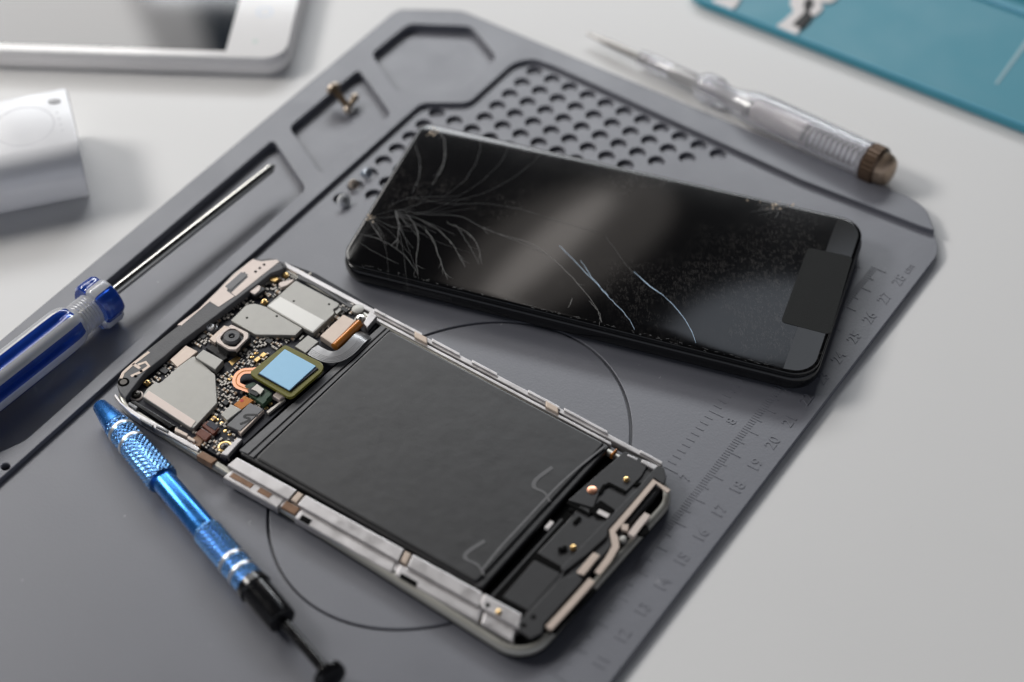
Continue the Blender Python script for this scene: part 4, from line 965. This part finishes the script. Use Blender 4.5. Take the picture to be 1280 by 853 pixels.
# brass bolt leaning on the tray wall
bh = Vector((*W(417, 111, 4.6), 4.6)); be = Vector((*W(437, 137, 0.6), .6)); bd = (be-bh)
bo = thing('brass_bolt', 'round headed brass bolt leaning against the wall of the small mat tray', 'bolt', (be.x, be.y, -1.25))
L_ = bd.length; bd.normalize()
m = MB(); lathe(m, bh, bd, [(-1.6, .4), (-1.5, 1.5), (-1.0, 2.3), (-.2, 2.6), (.6, 2.6), (.9, 1.4)], 32, mfun=lambda s, t: 1 if s < -.1 else 0); m.build('head', [M['brass'], M['brass_pale']], bo)
m = MB(); n = 30; lathe(m, bh, bd, [(.8, 1.2)]+[(1+i*(L_-2.5)/n, 1.15+(.13 if i % 2 else -.13)) for i in range(n+1)]+[(L_-1, .6)], 20); m.build('shank', M['brass'], bo)
ba = Vector((*W(444, 121.5, 1.6), 1.6)); bb2 = Vector((*W(434, 138, .6), .6)); d2 = bb2-ba; l2 = d2.length; d2.normalize()
bo2 = thing('brass_pin', 'short brass pin with two pale round ends lying across the brass bolt', 'pin', (bb2.x, bb2.y, -1.25))
m = MB(); lathe(m, ba, d2, [(0, .5), (.1, .95), (l2-.1, .95), (l2, .5)], 20); m.build('shank', M['brass'], bo2)
for p, s in ((ba, -1), (bb2, 1)):
    m = MB(); lathe(m, p, d2*s, [(-.8, .9), (-.7, 1.35), (.2, 1.4), (.8, 1.1), (1.1, .3)], 20); m.build('end_cap', M['brass_pale'], bo2)

# ================================================================== LIGHT
w = bpy.data.worlds.new('World'); scene.world = w; w.use_nodes = True
wt = w.node_tree; bg = wt.nodes['Background']; bg.inputs[0].default_value = (.86, .90, 1.0, 1)
# the room: dim on the window side, brighter walls behind the photographer
wc = nd(wt, 'ShaderNodeTexCoord'); wx = nd(wt, 'ShaderNodeSeparateXYZ'); wt.links.new(wc.outputs['Generated'], wx.inputs[0])
wr = nd(wt, 'ShaderNodeMapRange'); wr.interpolation_type = 'SMOOTHSTEP'; wr.inputs[1].default_value = .05; wr.inputs[2].default_value = -.75
wr.inputs[3].default_value = .022; wr.inputs[4].default_value = .68; wt.links.new(wx.outputs['Y'], wr.inputs[0]); wz = nd(wt, 'ShaderNodeMapRange'); wz.interpolation_type = 'SMOOTHSTEP'; wz.inputs[1].default_value = .75; wz.inputs[2].default_value = .15
wz.inputs[3].default_value = .12; wz.inputs[4].default_value = 1.0; wt.links.new(wx.outputs['Z'], wz.inputs[0])
wm = nd(wt, 'ShaderNodeMath', operation='MULTIPLY'); wt.links.new(wr.outputs[0], wm.inputs[0]); wt.links.new(wz.outputs[0], wm.inputs[1]); wt.links.new(wm.outputs[0], bg.inputs[1])
def lamp(name, az, el, dist, sx, sy, power, color, roll=0, shape='RECTANGLE', target=(0, 0, 0)):
    l = bpy.data.lights.new(name, 'AREA'); l.shape = shape; l.size = sx; l.size_y = sy; l.energy = power; l.color = color
    o = bpy.data.objects.new(name, l); col.objects.link(o)
    a, e = radians(az), radians(el); d = Vector((sin(a)*cos(e), cos(a)*cos(e), sin(e)))
    o.location = Vector(target)+d*dist
    q = d.to_track_quat('Z', 'Y'); o.rotation_euler = (q.to_matrix() @ Matrix.Rotation(radians(roll), 3, 'Z')).to_euler()
    return o
lamp('window_light', -70, 36, 1.5, .46, .30, 11.5, (1.0, .97, .93))
lamp('back_window_light', -33, 35.5, 2.2, 1.1, .80, 14, (1.0, .985, .965))
lamp('low_window_light', -21.5, 33, 2.2, .50, .22, 1.2, (1.0, .97, .95))
lamp('right_fill_light', 4, 30, 2.2, 1.3, .32, 17, (.94, .97, 1.0))  # added fill that lifts the mat's middle and right; no such window known
lamp('strip_light', 1.6, 44.8, 1.7, .40, .065, .13, (1.0, .93, .88), 72, 'ELLIPSE')
lamp('strip_halo_fill', 2.4, 44.6, 1.7, .52, .21, .17, (1.0, .92, .86), 66, 'ELLIPSE')  # added halo around the strip, softens its mirror image in the screen
lamp('side_window_light', 18.5, 47.0, 1.7, .34, .20, .22, (.82, .89, 1.0), 75, 'ELLIPSE')

# ================================================================== CAMERA
cam = bpy.data.cameras.new('camera'); co_ = bpy.data.objects.new('camera', cam); col.objects.link(co_); scene.camera = co_
cam.sensor_fit = 'HORIZONTAL'; cam.sensor_width = 36; cam.lens = FPX/1280*36; cam.clip_start = .02; cam.clip_end = 50
X = Vector((1, 0, 0)); Uc = Vector((0, sin(TH), cos(TH))); Fw = Vector((0, cos(TH), -sin(TH)))
right = X*cos(RO)+Uc*sin(RO); up = -X*sin(RO)+Uc*cos(RO)
mw = Matrix((right, up, -Fw)).transposed().to_4x4(); mw.translation = Vector((0, -OY*S, HC*S)); co_.matrix_world = mw
cam.dof.use_dof = True
fx = Vector((*[c*S for c in W(420, 468, 5)], .005)); cam.dof.focus_distance = (fx-mw.translation).dot(Fw)
cam.dof.aperture_fstop = 5.6
scene.view_settings.view_transform = 'Standard'; scene.view_settings.look = 'None'; scene.view_settings.exposure = 0; scene.view_settings.gamma = 1
